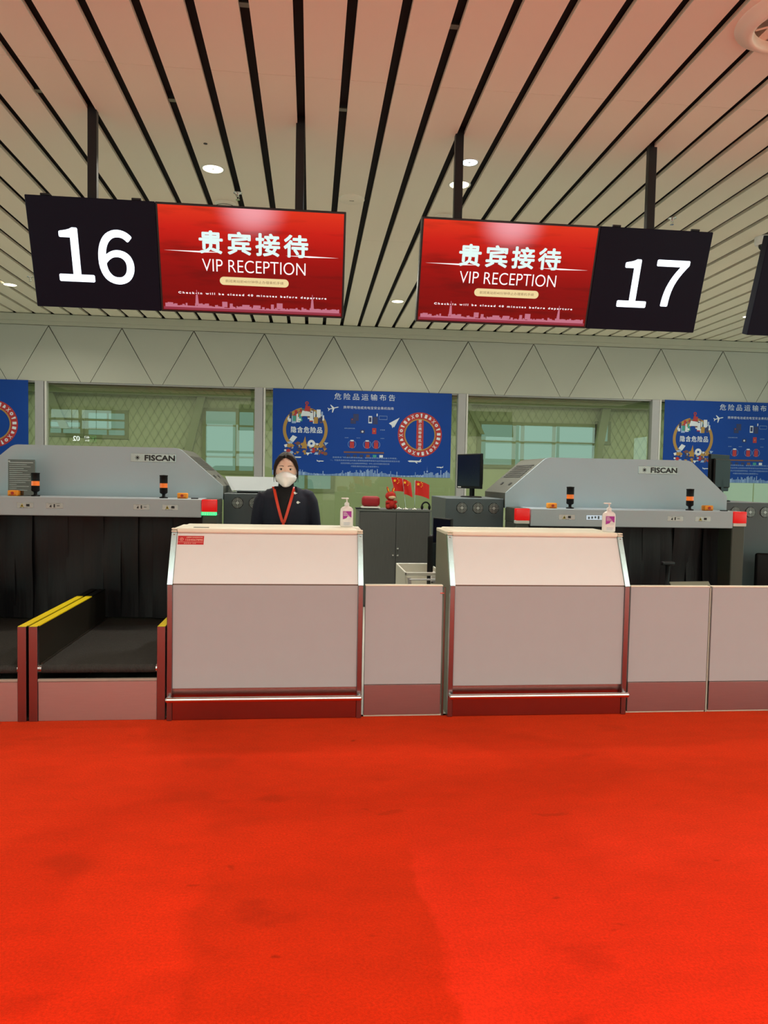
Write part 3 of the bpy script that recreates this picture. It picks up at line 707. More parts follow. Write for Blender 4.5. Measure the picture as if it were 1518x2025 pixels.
# notice standing on left scanner lip
t = thing('acrylic_notice', 'dark acrylic notice with white text lines standing on left scanner', 'notice', (-2.22, 5.62, 1.262))
mb = MB(); mb.box(0, 0.195, 0, 0.006, 0, 0.265, 0, 0.001); sub('sheet', t, mb, m_acryl)
mb = MB(); mb.box(-0.004, 0.2, 0.01, 0.05, -0.002, 0.004); mb.box(0.0, 0.195, 0.008, 0.010, 0.0, 0.255, 1); sub('stand', t, mb, [m_white_p, M('notice_reflection_teal', (84, 110, 116), 0.3)])  # backing lightened to teal, standing in for a cyan reflection
mb = MB()
for k in range(15):
    wdt = 0.17 if k in (0,) else random.uniform(0.09, 0.17)
    if k in (11, 13): wdt = 0.05
    mb.box(0.01, 0.01+wdt, -0.0012, -0.0002, 0.24-k*0.0145, 0.243-k*0.0145+(0.002 if k == 0 else 0))
mb.box(0.004, 0.016, -0.0012, -0.0002, 0.246, 0.256)
sub('print', t, mb, M('notice_white_ink', (190, 212, 214), 0.5))

# stainless panel lying on left scanner's side cabinet
t = thing('steel_tray', 'bent stainless steel tray lying on the cabinet behind the attendant', 'tray', (-0.66, 5.95, 1.3))
mb = MB(); mb.prism([(0.0, 0.012), (0.0, 0.02), (0.30, 0.13), (0.31, 0.125), (0.31, 0.012)], 'x', 0.06, 0.42); sub('tray_body', t, mb, m_tray)
mb = MB(); mb.prism([(0.0, 0.0), (0.0, 0.012), (0.31, 0.012), (0.31, 0.0)], 'x', 0.07, 0.41); sub('foot', t, mb, m_blackp)
mb = MB(); mb.add([(-0.06, 0.3, 0.13), (0.06, 0.3, 0.13), (0.06, 0.0, 0.02), (0.03, 0.0, 0.015)], [(0, 1, 2, 3)]); mb.add([(-0.06, 0.302, 0.13), (0.06, 0.302, 0.13), (0.06, 0.002, 0.018), (0.03, 0.002, 0.012)], [(3, 2, 1, 0)]); sub('side_flap', t, mb, m_tray)

# ------------------------------------------------------------------ monitors
def make_monitor(loc, rz, label, w=0.37, h=0.30, standz=0.075):
    t = thing('monitor', label, 'monitor', loc, (0, 0, rz), 'monitors on the scanner cabinets')
    mb = MB(); mb.box(-w/2, w/2, -0.012, 0.012, standz, standz+h, 0, 0.004); mb.box(-w/2+0.03, w/2-0.03, 0.012, 0.04, standz+0.03, standz+h-0.04, 0, 0.01); sub('casing', t, mb, m_blackp)
    mb = MB(); mb.box(-w/2+0.012, w/2-0.012, -0.0135, -0.012, standz+0.022, standz+h-0.012); sub('screen', t, mb, m_scr_off, 'switched-off dark blue screen')
    mb = MB(); mb.box(-0.025, 0.025, 0.016, 0.04, 0.008, standz+0.12, 0, 0.004); mb.cyl((0.03, 0.03, 0.01), (0.045, 0.02, 0.09), 0.004, 8); sub('stand_neck', t, mb, m_blackp)
    mb = MB(); mb.lathe([(0.0, 0), (0.11, 0.0), (0.11, 0.005), (0.1, 0.010), (0.0, 0.012)], (0, 0.02, 0), 24, sy=0.75); sub('stand_foot', t, mb, m_blackp)
    mb = MB(); mb.box(-w/2+0.02, -w/2+0.07, -0.0140, -0.012, standz+0.007, standz+0.016); sub('sticker', t, mb, m_white_p)
    return t
make_monitor((1.365, 6.2, 1.288), math.radians(-69), 'black monitor, screen facing us, left of the right scanner')
make_monitor((3.66, 6.25, 1.288), math.radians(-146), 'black monitor seen from behind, right of the right scanner', 0.36, 0.33, 0.09)

# ------------------------------------------------------------------ cabinet and what stands on it
t = thing('filing_cabinet', 'dark wood-grain two-door cabinet behind the low gate', 'cabinet', (0.523, 8.0, 0))
mb = MB(); mb.box(0, 0.812, 0.02, 0.42, 0, 1.075); mb.box(-0.004, 0.816, -0.004, 0.425, 1.068, 1.09, 0, 0.002); mb.box(0, 0.018, 0, 0.02, 0, 1.07); mb.box(0.794, 0.812, 0, 0.02, 0, 1.07); sub('carcass', t, mb, m_cabf, 'grey cabinet frame')
for x0, x1 in ((0.02, 0.421), (0.425, 0.792)):
    mb = MB(); mb.box(x0, x1, 0.0, 0.018, 0.03, 1.06, 0, 0.002); d = sub('door', t, mb, m_cabd, 'dark grained door')
    kx = x1-0.028 if x0 < 0.1 else x0+0.02
    for kz in ((0.585,) if x0 < 0.1 else (0.585, 0.66)):
        mb = MB(); mb.cyl((kx, 0, kz), (kx, -0.014, kz), 0.006, 12); mb.ell((kx, -0.018, kz), (0.011, 0.008, 0.011), 12, 8); sub('knob', d, mb, m_chrome)
CT = 1.09
t = thing('paper_stack', 'loose papers and black folder on the cabinet under a red pouch', 'papers', (0.66, 8.1, CT))
mb = MB(); mb.box(-0.16, 0.09, -0.09, 0.09, 0.0, 0.012, 0, 0.002); sub('folder', t, mb, m_blackp)
mb = MB(); mb.box(-0.10, 0.11, -0.10, 0.08, 0.012, 0.022, 0, 0.001); mb.box(-0.09, 0.105, -0.085, 0.09, 0.022, 0.028, 0, 0.001); sub('sheets', t, mb, m_paper)
mb = MB(); mb.box(-0.1, 0.1, -0.06, 0.06, 0, 0.115, 0, 0.036, 4); po = mb.build('red_pouch', m_pouch); po.location = (0.668, 8.1, CT+0.028)
tag(po, 'dark red soft pouch on papers on the dark cabinet', 'pouch')
# rabbit plush
t = thing('plush_rabbit', 'small red plush rabbit standing on the dark cabinet', 'toy', (0.888, 8.08, CT), (0, 0, 0.4))
mb = MB(); mb.ell((0, 0, 0.055), (0.058, 0.05, 0.058)); mb.ell((0.045, -0.02, 0.03), (0.022, 0.03, 0.03)); mb.ell((-0.045, -0.02, 0.03), (0.022, 0.03, 0.03)); mb.ell((0.05, -0.02, 0.08), (0.018, 0.03, 0.02)); mb.ell((-0.05, -0.02, 0.08), (0.018, 0.03, 0.02)); sub('body', t, mb, m_plush)
mb = MB(); mb.ell((0, 0, 0.148), (0.062, 0.052, 0.05)); sub('head', t, mb, m_plush)
mb = MB(); mb.ell((0, -0.03, 0.135), (0.045, 0.03, 0.022)); sub('face', t, mb, m_plushw, 'cream face')
for s in (-1, 1):
    mb = MB(); mb.ell((s*0.032, 0, 0.215), (0.014, 0.01, 0.04), rot=(0, s*0.35, 0)); e = sub('ear', t, mb, m_plush)
    mb = MB(); mb.ell((s*0.033, -0.008, 0.215), (0.007, 0.005, 0.026), rot=(0, s*0.35, 0)); sub('ear_lining', e, mb, m_star)
# table flags
def star(mb, cx, cz, r, y, rot=0.0):
    pts = []
    for k in range(10):
        a = PI/2+rot+k*PI/5; rr = r if k % 2 == 0 else r*0.4
        pts.append((cx+rr*math.cos(a), cz+rr*math.sin(a)))
    mb.prism(pts, 'y', y, y-0.001)
def make_flag(loc, lean, flip, label, w=0.20, h=0.145, H=0.315):
    t = thing('table_flag', label, 'flag', loc, group='table flags on the cabinet')
    mb = MB(); mb.lathe([(0.035, 0), (0.035, 0.006), (0.012, 0.014), (0.004, 0.02)], (0, 0, 0), 16); sub('flag_base', t, mb, m_chrome)
    top = Vector((lean*H, 0, H)); mb = MB(); mb.cyl((0, 0, 0.01), top, 0.003, 8); sub('pole', t, mb, m_chrome)
    V = []; F = []; nx, nz2 = 10, 6
    s = -1 if flip else 1
    for j in range(nz2+1):
        for i in range(nx+1):
            u = i/nx; z = 1-j/nz2; base = Vector((lean*(H-0.005-h*(1-z)), 0, H-0.005-h*(1-z)))
            droop = -0.035*u*u-0.012*u
            V.append((base.x+s*(u*w*0.96)+(-lean*0.0), 0.012*math.sin(u*6+z*1.5)-0.004, base.z+droop-lean*s*u*w*0.55))
    for j in range(nz2):
        for i in range(nx): F.append((j*(nx+1)+i, j*(nx+1)+i+1, (j+1)*(nx+1)+i+1, (j+1)*(nx+1)+i))
    mb = MB(); mb.add(V, F, 0, True); mb.add([(a, b+0.0015, c) for a, b, c in V], F, 0, True); cl = sub('flag_cloth', t, mb, m_flag, 'red cloth with yellow stars')
    mb = MB(); bx = s*w*0.20+lean*H*0.9; bz = H-0.045-lean*s*w*0.1
    star(mb, bx, bz, 0.021, -0.018)
    for dx, dz in ((0.034, 0.02), (0.046, 0.004), (0.046, -0.016), (0.034, -0.03)): star(mb, bx+s*dx, bz+dz, 0.008, -0.018)
    sub('stars', cl, mb, m_star, 'yellow stars')
make_flag((1.00, 8.2, CT), -0.28, False, 'leftmost of the small red table flags, behind the plush rabbit', 0.17, 0.155, 0.36)
make_flag((1.065, 8.12, CT), -0.12, False, 'middle of the small red table flags on the cabinet', 0.10, 0.17, 0.345)
make_flag((1.16, 8.08, CT), 0.0, False, 'rightmost of the small red table flags on the cabinet', 0.17, 0.16, 0.33)
# headphones
t = thing('headset', 'black headset lying on the right end of the dark cabinet', 'headphones', (1.285, 8.07, CT))
mb = MB(); n = 16
for k in range(n):
    a0, a1 = PI*k/n, PI*(k+1)/n
    mb.cyl((0.045*math.cos(a0), 0, 0.03+0.055*math.sin(a0)), (0.045*math.cos(a1), 0, 0.03+0.055*math.sin(a1)), 0.009, 8)
sub('headband', t, mb, m_blackp)
for s in (-1, 1):
    mb = MB(); mb.ell((s*0.042, 0, 0.028), (0.016, 0.028, 0.028)); sub('ear_cushion', t, mb, m_blackp)

# office clutter between the desks
t = thing('office_chair', 'black office chair behind the right desk, mostly hidden', 'chair', (1.20, 7.2, 0), (0, 0, 0.5), 'office chairs')
def chair_parts(t):
    mb = MB(); mb.box(-0.24, 0.24, -0.24, 0.24, 0.44, 0.51, 0, 0.03, 3); sub('seat', t, mb, m_blackp)
    mb = MB(); mb.box(-0.21, 0.21, 0.2, 0.25, 0.56, 1.02, 0, 0.022, 3); sub('backrest', t, mb, m_blackp)
    mb = MB(); mb.cyl((0, 0, 0.1), (0, 0, 0.44), 0.025, 12); mb.box(-0.03, 0.03, 0.1, 0.26, 0.42, 0.44); mb.box(-0.03, 0.03, 0.25, 0.27, 0.42, 0.75); sub('stem', t, mb, m_black)
    for k in range(5):
        a = 2*PI*k/5; mb = MB(); mb.cyl((0, 0, 0.12), (0.27*math.cos(a), 0.27*math.sin(a), 0.07), 0.02, 8, r1=0.012); mb.cyl((0.27*math.cos(a)-0.012, 0.27*math.sin(a), 0.026), (0.27*math.cos(a)+0.012, 0.27*math.sin(a), 0.026), 0.026, 12); sub('leg', t, mb, m_black)
chair_parts(t)
ch2 = copy_tree(t); ch2.location = (3.82, 5.42, 0); ch2.rotation_euler = (0, 0, -0.3); ch2.scale = (1, 1, 0.86); ch2['label'] = 'black office chair back at the right photo edge'
t.location = (1.20, 5.42, 0); t.rotation_euler = (0, 0, 0.9)
t = thing('small_screen', 'small black screen behind the left end of the right desk', 'monitor', (0.905, 4.92, 0.725), (0, 0, math.radians(-62)))
mb = MB(); mb.box(-0.10, 0.10, -0.01, 0.012, 0.27, 0.45, 0, 0.004); sub('casing', t, mb, m_blackp)
mb = MB(); mb.box(-0.09, 0.09, -0.012, -0.01, 0.28, 0.44); sub('screen', t, mb, m_scr_off)
mb = MB(); mb.cyl((0, 0.01, 0), (0, 0.01, 0.3), 0.012, 10); mb.box(-0.06, 0.06, -0.05, 0.07, 0, 0.01, 0, 0.003); sub('stand', t, mb, m_blackp)
t = thing('white_trolley', 'white open-topped metal trolley behind the gate', 'trolley', (0.80, 5.30, 0))
def wall(mb, x0, x1, y0, y1, z0, z1): mb.box(x0, x1, y0, y1, z0, z1, 0, 0.003)
mb = MB(); X = 0.135
wall(mb, -X, X, -0.27, -0.255, 0.762, 0.785); wall(mb, -X, X, 0.27, 0.285, 0.60, 0.785); wall(mb, -X, -X+0.012, -0.27, 0.285, 0.60, 0.785); wall(mb, X-0.012, X, -0.27, 0.285, 0.60, 0.785); wall(mb, -X, X, -0.27, 0.285, 0.60, 0.612)
sub('tub', t, mb, m_white_s)
mb = MB(); mb.cyl((-X+0.03, -0.275, 0.735), (X-0.03, -0.275, 0.735), 0.006, 10); mb.box(-X+0.03, X-0.03, -0.268, -0.26, 0.64, 0.70); mb.box(-X+0.02, -X+0.045, -0.272, -0.255, 0.6, 0.745); mb.box(X-0.05, X-0.025, -0.272, -0.255, 0.6, 0.745); sub('drawer_rail', t, mb, m_steel)
for sx in (-1, 1):
    for sy in (-0.25, 0.26):
        mb = MB(); mb.cyl((sx*(X-0.015), sy, 0.05), (sx*(X-0.015), sy, 0.6), 0.01, 8); mb.cyl((sx*(X-0.015)-0.01, sy, 0.025), (sx*(X-0.015)+0.01, sy, 0.025), 0.025, 12); sub('leg', t, mb, m_white_s)
mb = MB(); mb.lathe([(0.02, 0), (0.022, 0.02), (0.012, 0.024), (0, 0.026)], (0.08, -0.20, 0.612), 14); cp = mb.build('white_cup', m_white_p); cp.location = (0.80, 5.30, 0); tag(cp, 'tiny white cup in the white trolley', 'cup')
for v in cp.data.vertices: v.co.z = 0.612+(v.co.z-0.612)*6.8
# paper or laptop lid on the right
t = thing('laptop', 'grey laptop edge showing over the rightmost low counter', 'laptop', (2.80, 4.92, 0.645), (0, 0, 0.1))
mb = MB(); mb.box(-0.16, 0.16, -0.11, 0.11, 0, 0.016, 0, 0.003); sub('base', t, mb, m_greyside)
mb = MB(); mb.prism([(0.105, 0.016), (0.115, 0.016), (0.17, 0.072), (0.165, 0.077)], 'x', -0.16, 0.16); sub('lid', t, mb, m_greyside)
t = thing('staff_desk', 'dark staff desk behind the right low counters', 'desk', (2.9, 4.95, 0))
mb = MB(); mb.box(-0.6, 0.6, -0.28, 0.25, 0.62, 0.645, 0, 0.003); sub('desktop', t, mb, m_bodyd)
for sx in (-0.56, 0.56):
    mb = MB(); mb.box(sx-0.02, sx+0.02, -0.25, 0.22, 0, 0.62); sub('leg', t, mb, m_bodyd)
# turnstile like black post in the scanner mouth
t = thing('barrier_post', 'short black post with flat head before right scanner curtain', 'post', (2.56, 4.98, 0.645))
mb = MB(); mb.lathe([(0.05, 0), (0.05, 0.008), (0.014, 0.012), (0.014, 0.20), (0.02, 0.21)], (0, 0, 0), 16); sub('base', t, mb, m_blackp)
mb = MB(); mb.box(-0.045, 0.045, -0.02, 0.02, 0.21, 0.235, 0, 0.006, 2); sub('head', t, mb, m_black)

# ------------------------------------------------------------------ sanitizer bottles
def make_bottle(loc, rz, label, s=1.0):
    t = thing('sanitizer_bottle', label, 'bottle', loc, (0, 0, rz), 'hand sanitizer bottles on the desks')
    W = 0.041
    prof = [(0.036, 0), (0.040, 0.004), (W, 0.012), (W, 0.10), (0.038, 0.117), (0.028, 0.128), (0.016, 0.133), (0.0145, 0.136)]
    mb = MB(); mb.lathe(prof, (0, 0, 0), 28, sy=0.62)
    for i, v in enumerate(mb.v):      # squarer section
        x, y, z = v; k = 1+0.10*abs(math.sin(2*math.atan2(y/0.62, x))) if z < 0.12 else 1
        mb.v[i] = (x*k, y*k, z)
    sub('bottle_body', t, mb, m_bottle)
    mb = MB(); mb.lathe([(0.0155, 0.136), (0.0155, 0.152), (0.010, 0.157), (0.0045, 0.159), (0.0045, 0.178), (0.012, 0.179), (0.012, 0.187), (0.0, 0.189)], (0, 0, 0), 20)
    mb.box(-0.036, 0.0, -0.006, 0.006, 0.180, 0.188, 0, 0.002)
    sub('pump', t, mb, m_white_p, 'white pump head')
    y = -0.0275
    mb = MB(); mb.box(-0.027, 0.028, y-0.0012, y, 0.062, 0.102, 0)
    mb.prism([(-0.027, 0.062), (-0.027, 0.050), (-0.01, 0.055), (0.003, 0.062)], 'y', y-0.0012, y)
    lb = sub('label', t, mb, m_purple, 'purple label')
    mb = MB(); yy = y-0.0018
    mb.ring(0.010, 0.058, 0, 0.012, yy-0.0002, 16); mb.ring(0.022, 0.056, 0, 0.008, yy-0.0002, 14)
    for k in range(4): mb.box(-0.023, -0.005+0.006*k, yy, yy+0.0005, 0.094-0.007*k, 0.0965-0.007*k)
    sub('print', lb, mb, m_white_p)
    mb = MB(); mb.box(-0.022, 0.022, y-0.0005, y+0.001, 0.026, 0.0275); mb.box(-0.022, 0.018, y-0.0005, y+0.001, 0.016, 0.0172); sub('fine_print', t, mb, m_ppale)
    return t
make_bottle((0.2335, 4.70, 1.123), 0.05, 'white pump bottle with purple label on the left desk')
b2 = make_bottle((1.915, 4.52, 1.123), -0.1, 'white pump bottle with purple label on the right desk')

# ------------------------------------------------------------------ hanging signs
TILT = math.atan2(0.22, 0.655)
SHH = 0.692
def sky_poly(rnd, x0, x1, z0):
    out = []; x = x0
    while x < x1:
        w = rnd.uniform(0.008, 0.022); h = rnd.uniform(0.008, 0.03)
        if 0.3 < (x-x0)/(x1-x0) < 0.72: h *= 0.7
        out.append((x, min(x+w, x1), z0, z0+h)); x += w*0.95
    return out
def make_sign(x, num_left, digits, label, wn, ws):
    t = thing('departure_sign', label, 'sign', (x, 5.17, 2.553), (TILT, 0, 0), 'hanging counter signs')
    xn, xs = (0, wn) if num_left else (ws, 0)
    mb = MB(); mb.box(xn+0.001, xn+wn-0.001, 0, 0.075, 0, SHH, 0, 0.004); nb = sub('number_panel', t, mb, m_num, 'dark panel with a lit number')
    mb = MB()
    if digits == '16':
        text(mb, '１', xn+wn*0.345, SHH*0.49, w=0.215, h=0.325, y=-0.002, bold=0.02, res=10); text(mb, '６', xn+wn*0.665, SHH*0.485, w=0.215, h=0.33, y=-0.002, bold=0.02, res=10)
    elif digits == '17':
        text(mb, '１', xn+wn*0.375, SHH*0.47, w=0.205, h=0.315, y=-0.002, bold=0.02, res=10); text(mb, '７', xn+wn*0.695, SHH*0.485, w=0.23, h=0.305, y=-0.002, bold=0.02, res=10)
    if digits: sub('digit', nb, mb, m_lit, 'lit white digits')
    mb = MB(); mb.box(xs, xs+ws, 0.0, 0.06, 0, SHH, 0, 0.003); cs = sub('screen_casing', t, mb, m_black, 'black screen casing')
    b = 0.014
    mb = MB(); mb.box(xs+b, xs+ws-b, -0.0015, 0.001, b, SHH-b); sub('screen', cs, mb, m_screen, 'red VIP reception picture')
    cx = xs+ws/2; y = -0.003
    mb = MB(); text(mb, '贵宾接待', cx+0.01, SHH*0.665, w=0.715, h=0.138, y=y, bold=0.032, spacing=1.25)
    sub('headline', cs, mb, m_tcyan, 'headline in Chinese')
    mb = MB(); text(mb, 'VIP RECEPTION', cx+0.01, SHH*0.455, w=0.69, h=0.080, y=y, bold=-0.008, res=6)
    for (xa, xb, xc, z) in ((xs+0.04, xs+0.28, xs+0.42, 0.555), (xs+0.84, xs+1.0, xs+1.20, 0.555)):
        zz = SHH*0.575
        mb.add([(xa, y, zz), (xb, y, zz-0.006), (xc, y, zz+0.0), (xb, y, zz+0.004)], [(0, 1, 2, 3)])
    text(mb, 'Check-in will be closed 40 minutes before departure', cx, SHH*0.185, w=1.0, h=0.017, y=y, bold=0.05, spacing=1.5)
    sub('lettering', cs, mb, m_twhite)
    mb = MB(); hw, hh = 0.232, 0.0265; zc = SHH*0.315; pts = []
    for k in range(9): a = PI/2-PI*k/8; pts.append((cx+0.01+hw-hh+hh*math.cos(a), zc+hh*math.sin(a)))
    for k in range(9): a = -PI/2-PI*k/8; pts.append((cx+0.01-hw+hh+hh*math.cos(a), zc+hh*math.sin(a)))
    mb.prism(pts, 'y', y, y+0.0005); pl = sub('text_pill', cs, mb, m_tgold, 'pale gold pill')
    mb = MB(); text(mb, '航班离站前40分钟停止办理乘机手续', cx+0.012, zc, w=0.39, h=0.019, y=y-0.002); pl2 = sub('pill_text', cs, mb, m_tbrown)
    rnd = random.Random(5); mb = MB()
    for (a, b_, c, d) in sky_poly(rnd, xs+0.03, xs+ws-0.03, 0.034): mb.box(a, b_, y, y+0.0005, c, d)
    for fx in (0.195, 0.825):
        X_ = xs+ws*fx; mb.add([(X_-0.012, y, 0.05), (X_+0.012, y, 0.05), (X_+0.006, y, 0.12), (X_-0.006, y, 0.12)], [(0, 1, 2, 3)]); mb.box(X_-0.002, X_+0.002, y, y+0.0005, 0.12, 0.15)
    for fx, w, h in ((0.345, 0.035, 0.085), (0.38, 0.02, 0.075), (0.46, 0.05, 0.07), (0.52, 0.05, 0.07), (0.605, 0.02, 0.08), (0.645, 0.04, 0.09)):
        X_ = xs+ws*fx; mb.box(X_-w/2, X_+w/2, y-0.0005, y, 0.045, h-0.005)
    sub('skyline', cs, mb, m_tpink, 'pink city skyline')
    mb = MB(); mb.box(xs+0.02, xs+ws-0.02, y+0.0002, y+0.001, 0.018, 0.036); sub('skyline_base', cs, mb, m_tpink2)
    for fx in (0.15, 0.85):
        X_ = xn+wn*fx; mb = MB(); mb.cyl((X_-0.03, 0.03, SHH+0.006), (X_+0.03, 0.03, SHH+0.006), 0.009, 10); sub('handle', t, mb, m_black)
    return t
WN, WS_ = 0.815, 1.243
s16 = make_sign(-1.848, True, '16', 'hanging sign with lit 16 on dark panel left of its red screen', 0.815, 1.243)
s17 = make_sign(0.722, False, '17', 'hanging sign with dark number panel to the right of its red screen', 0.822, 1.246)
s18 = make_sign(3.205, True, '', 'dark hanging sign cut off by the right photo edge', 0.82, 1.243)
def hang_pole(x, label):
    t = thing('hanging_pole', label, 'pole', (x, 5.215, 2.83), group='sign hanging poles')
    mb = MB(); mb.box(-0.03, 0.03, -0.025, 0.025, 0, HC-2.83+0.1, 0, 0.004); sub('tube', t, mb, m_black)
    mb = MB(); mb.box(-0.042, 0.042, -0.035, 0.035, 0.32, 0.44, 0, 0.006); sub('collar', t, mb, m_black)
    mb = MB(); mb.box(-0.06, 0.06, -0.070, -0.024, 0.02, 0.12, 0, 0.004); sub('bracket', t, mb, m_black)
hang_pole(-1.498, 'leftmost black hanging pole, above the left dark number panel')
hang_pole(-0.106, 'black hanging pole above the left red VIP screen')
hang_pole(1.013, 'black hanging pole above the right red VIP screen')
hang_pole(2.44, 'black hanging pole above the dark number panel on the right')
hang_pole(3.6, 'black hanging pole of the sign cut off at the right')

# ------------------------------------------------------------------ ceiling fittings
def downlight(x, y, label, mat=None, e=DOWN_E, r=0.088, colr=(1, 0.93, 0.78)):
    t = thing('downlight', label, 'ceiling light', (x, y, HC), group='round ceiling downlights')
    mb = MB(); mb.lathe([(r+0.006, 0.0), (r+0.006, -0.004), (r-0.004, -0.006), (r-0.010, 0.0)], (0, 0, 0), 32); sub('rim', t, mb, m_white_s)
    mb = MB(); mb.lathe([(r-0.009, -0.001), (r*0.55, 0.02), (0.0, 0.021)], (0, 0, 0), 32); sub('lamp', t, mb, mat or m_lampwarm, 'lit lamp')
    mb = MB(); mb.ell((0, 0, 0.012), (0.028, 0.028, 0.014)); sub('bulb', t, mb, m_chrome)
    a = area('downlight_glow', (x, y, HC-0.012), 2*r, e, colr, shape='DISK', spread=math.radians(150)); 
    return t
downlight(-0.812, 6.05, 'warm round downlight above the left red VIP screen')
downlight(1.19, 6.07, 'warm round downlight half hidden behind a black hanging pole', )
downlight(1.18, 5.637, 'bluish white round downlight right of a black hanging pole', m_lampcool, DOWN_E, 0.07, (0.85, 0.95, 1))
downlight(1.16, 10.145, 'small round downlight between the two hanging signs, far back')
downlight(-3.968, 10.15, 'round downlight at the left photo edge, far back')
downlight(6.303, 10.14, 'round downlight by the sign cut off at the right')
def sprinkler(x, y, label):
    t = thing('sprinkler', label, 'sprinkler', (x, y, HC), group='ceiling sprinklers')
    mb = MB(); mb.lathe([(0.038, 0.0), (0.038, -0.003), (0.02, -0.008), (0.012, -0.012), (0.010, -0.03), (0.0, -0.031)], (0, 0, 0), 20); sub('rosette', t, mb, m_chrome)
    mb = MB(); mb.cyl((-0.012, 0, -0.028), (-0.006, 0, -0.055), 0.003, 8); mb.cyl((0.012, 0, -0.028), (0.006, 0, -0.055), 0.003, 8); mb.cyl((0, 0, -0.055), (0, 0, -0.058), 0.018, 14); sub('deflector', t, mb, m_chrome)
sprinkler(-0.664, 6.53, 'brass sprinkler head over the left red screen')
sprinkler(3.277, 6.54, 'sprinkler head right of the number 17 sign')
sprinkler(-3.55, 9.7, 'tiny sprinkler head left of the number 16 sign')
sprinkler(4.98, 9.7, 'tiny sprinkler head near the lower corner of number 17')
t = thing('ceiling_speaker', 'flat round white ceiling speaker between two slots', 'speaker', (0.322, 6.51, HC))
mb = MB(); mb.lathe([(0.112, 0.0), (0.112, -0.008), (0.10, -0.016), (0.0, -0.018)], (0, 0, 0), 36); sub('cover', t, mb, m_panel)
mb = MB(); mb.box(-0.02, 0.02, -0.003, 0.003, -0.0195, -0.017); sub('slot', t, mb, m_dark)
for x, y, lb in ((-0.80, 6.80, 'pale cylindrical ceiling sensor above the left red screen'), (1.199, 6.84, 'pale cylindrical ceiling sensor above the right red screen')):
    t = thing('ceiling_sensor', lb, 'sensor', (x, y, HC), group='cylindrical ceiling sensors')
    mb = MB(); mb.lathe([(0.092, 0.0), (0.092, -0.006), (0.086, -0.008), (0.086, -0.075), (0.08, -0.082), (0.0, -0.083)], (0, 0, 0), 32); sub('housing', t, mb, m_panel)
    mb = MB(); mb.lathe([(0.0875, -0.03), (0.0875, -0.034)], (0, 0, 0), 32); sub('seam', t, mb, m_dark)
t = thing('dome_camera', 'white ceiling dome camera with black dome near right edge', 'camera', (4.42, 6.9, HC))
mb = MB(); mb.lathe([(0.092, 0.0), (0.092, -0.045), (0.085, -0.068), (0.065, -0.075), (0.0, -0.075)], (0, 0, 0), 32); sub('housing', t, mb, m_white_p)
mb = MB(); mb.ell((0, 0, -0.075), (0.056, 0.056, 0.056), 24, 14); sub('dome', t, mb, M('black_gloss_dome', (12, 12, 14), 0.08), 'glossy black dome')
mb = MB(); mb.cyl((0, 0, 0.0005), (0, 0, -0.0015), 0.015, 14); hl = mb.build('camera_pinhole', m_ink); hl.location = (-0.808, 5.604, HC); tag(hl, 'tiny black hole in a ceiling panel above the left sign', 'hole')
# air diffuser
t = thing('air_diffuser', 'large round air diffuser in the top right ceiling corner', 'air vent', (2.49, 3.70, HC))
mb = MB(); mb.lathe([(0.292, 0.0), (0.288, -0.006), (0.268, -0.010), (0.255, -0.030), (0.225, -0.048), (0.205, -0.050), (0.198, -0.042), (0.192, 0.04)], (0, 0, 0), 48); 
V = mb.v
sub('ring', t, mb, m_panel)
mb = MB(); mb.lathe([(0.192, 0.045), (0.0, 0.046)], (0, 0, 0), 36); sub('throat', t, mb, m_dsteel)
for k in range(6):
    a = 2*PI*k/6+0.4; c, s_ = math.cos(a), math.sin(a)
    mb = MB(); mb.add([(0.0, 0.0, -0.005), (0.188*c, 0.188*s_, -0.005), (0.188*math.cos(a+0.45), 0.188*math.sin(a+0.45), 0.035), (0, 0, 0.035)], [(0, 1, 2, 3)]); mb.add([(0.0, 0.0, -0.003), (0.188*c, 0.188*s_, -0.003), (0.188*math.cos(a+0.45), 0.188*math.sin(a+0.45), 0.037), (0, 0, 0.037)], [(3, 2, 1, 0)]); sub('vane', t, mb, m_panel)

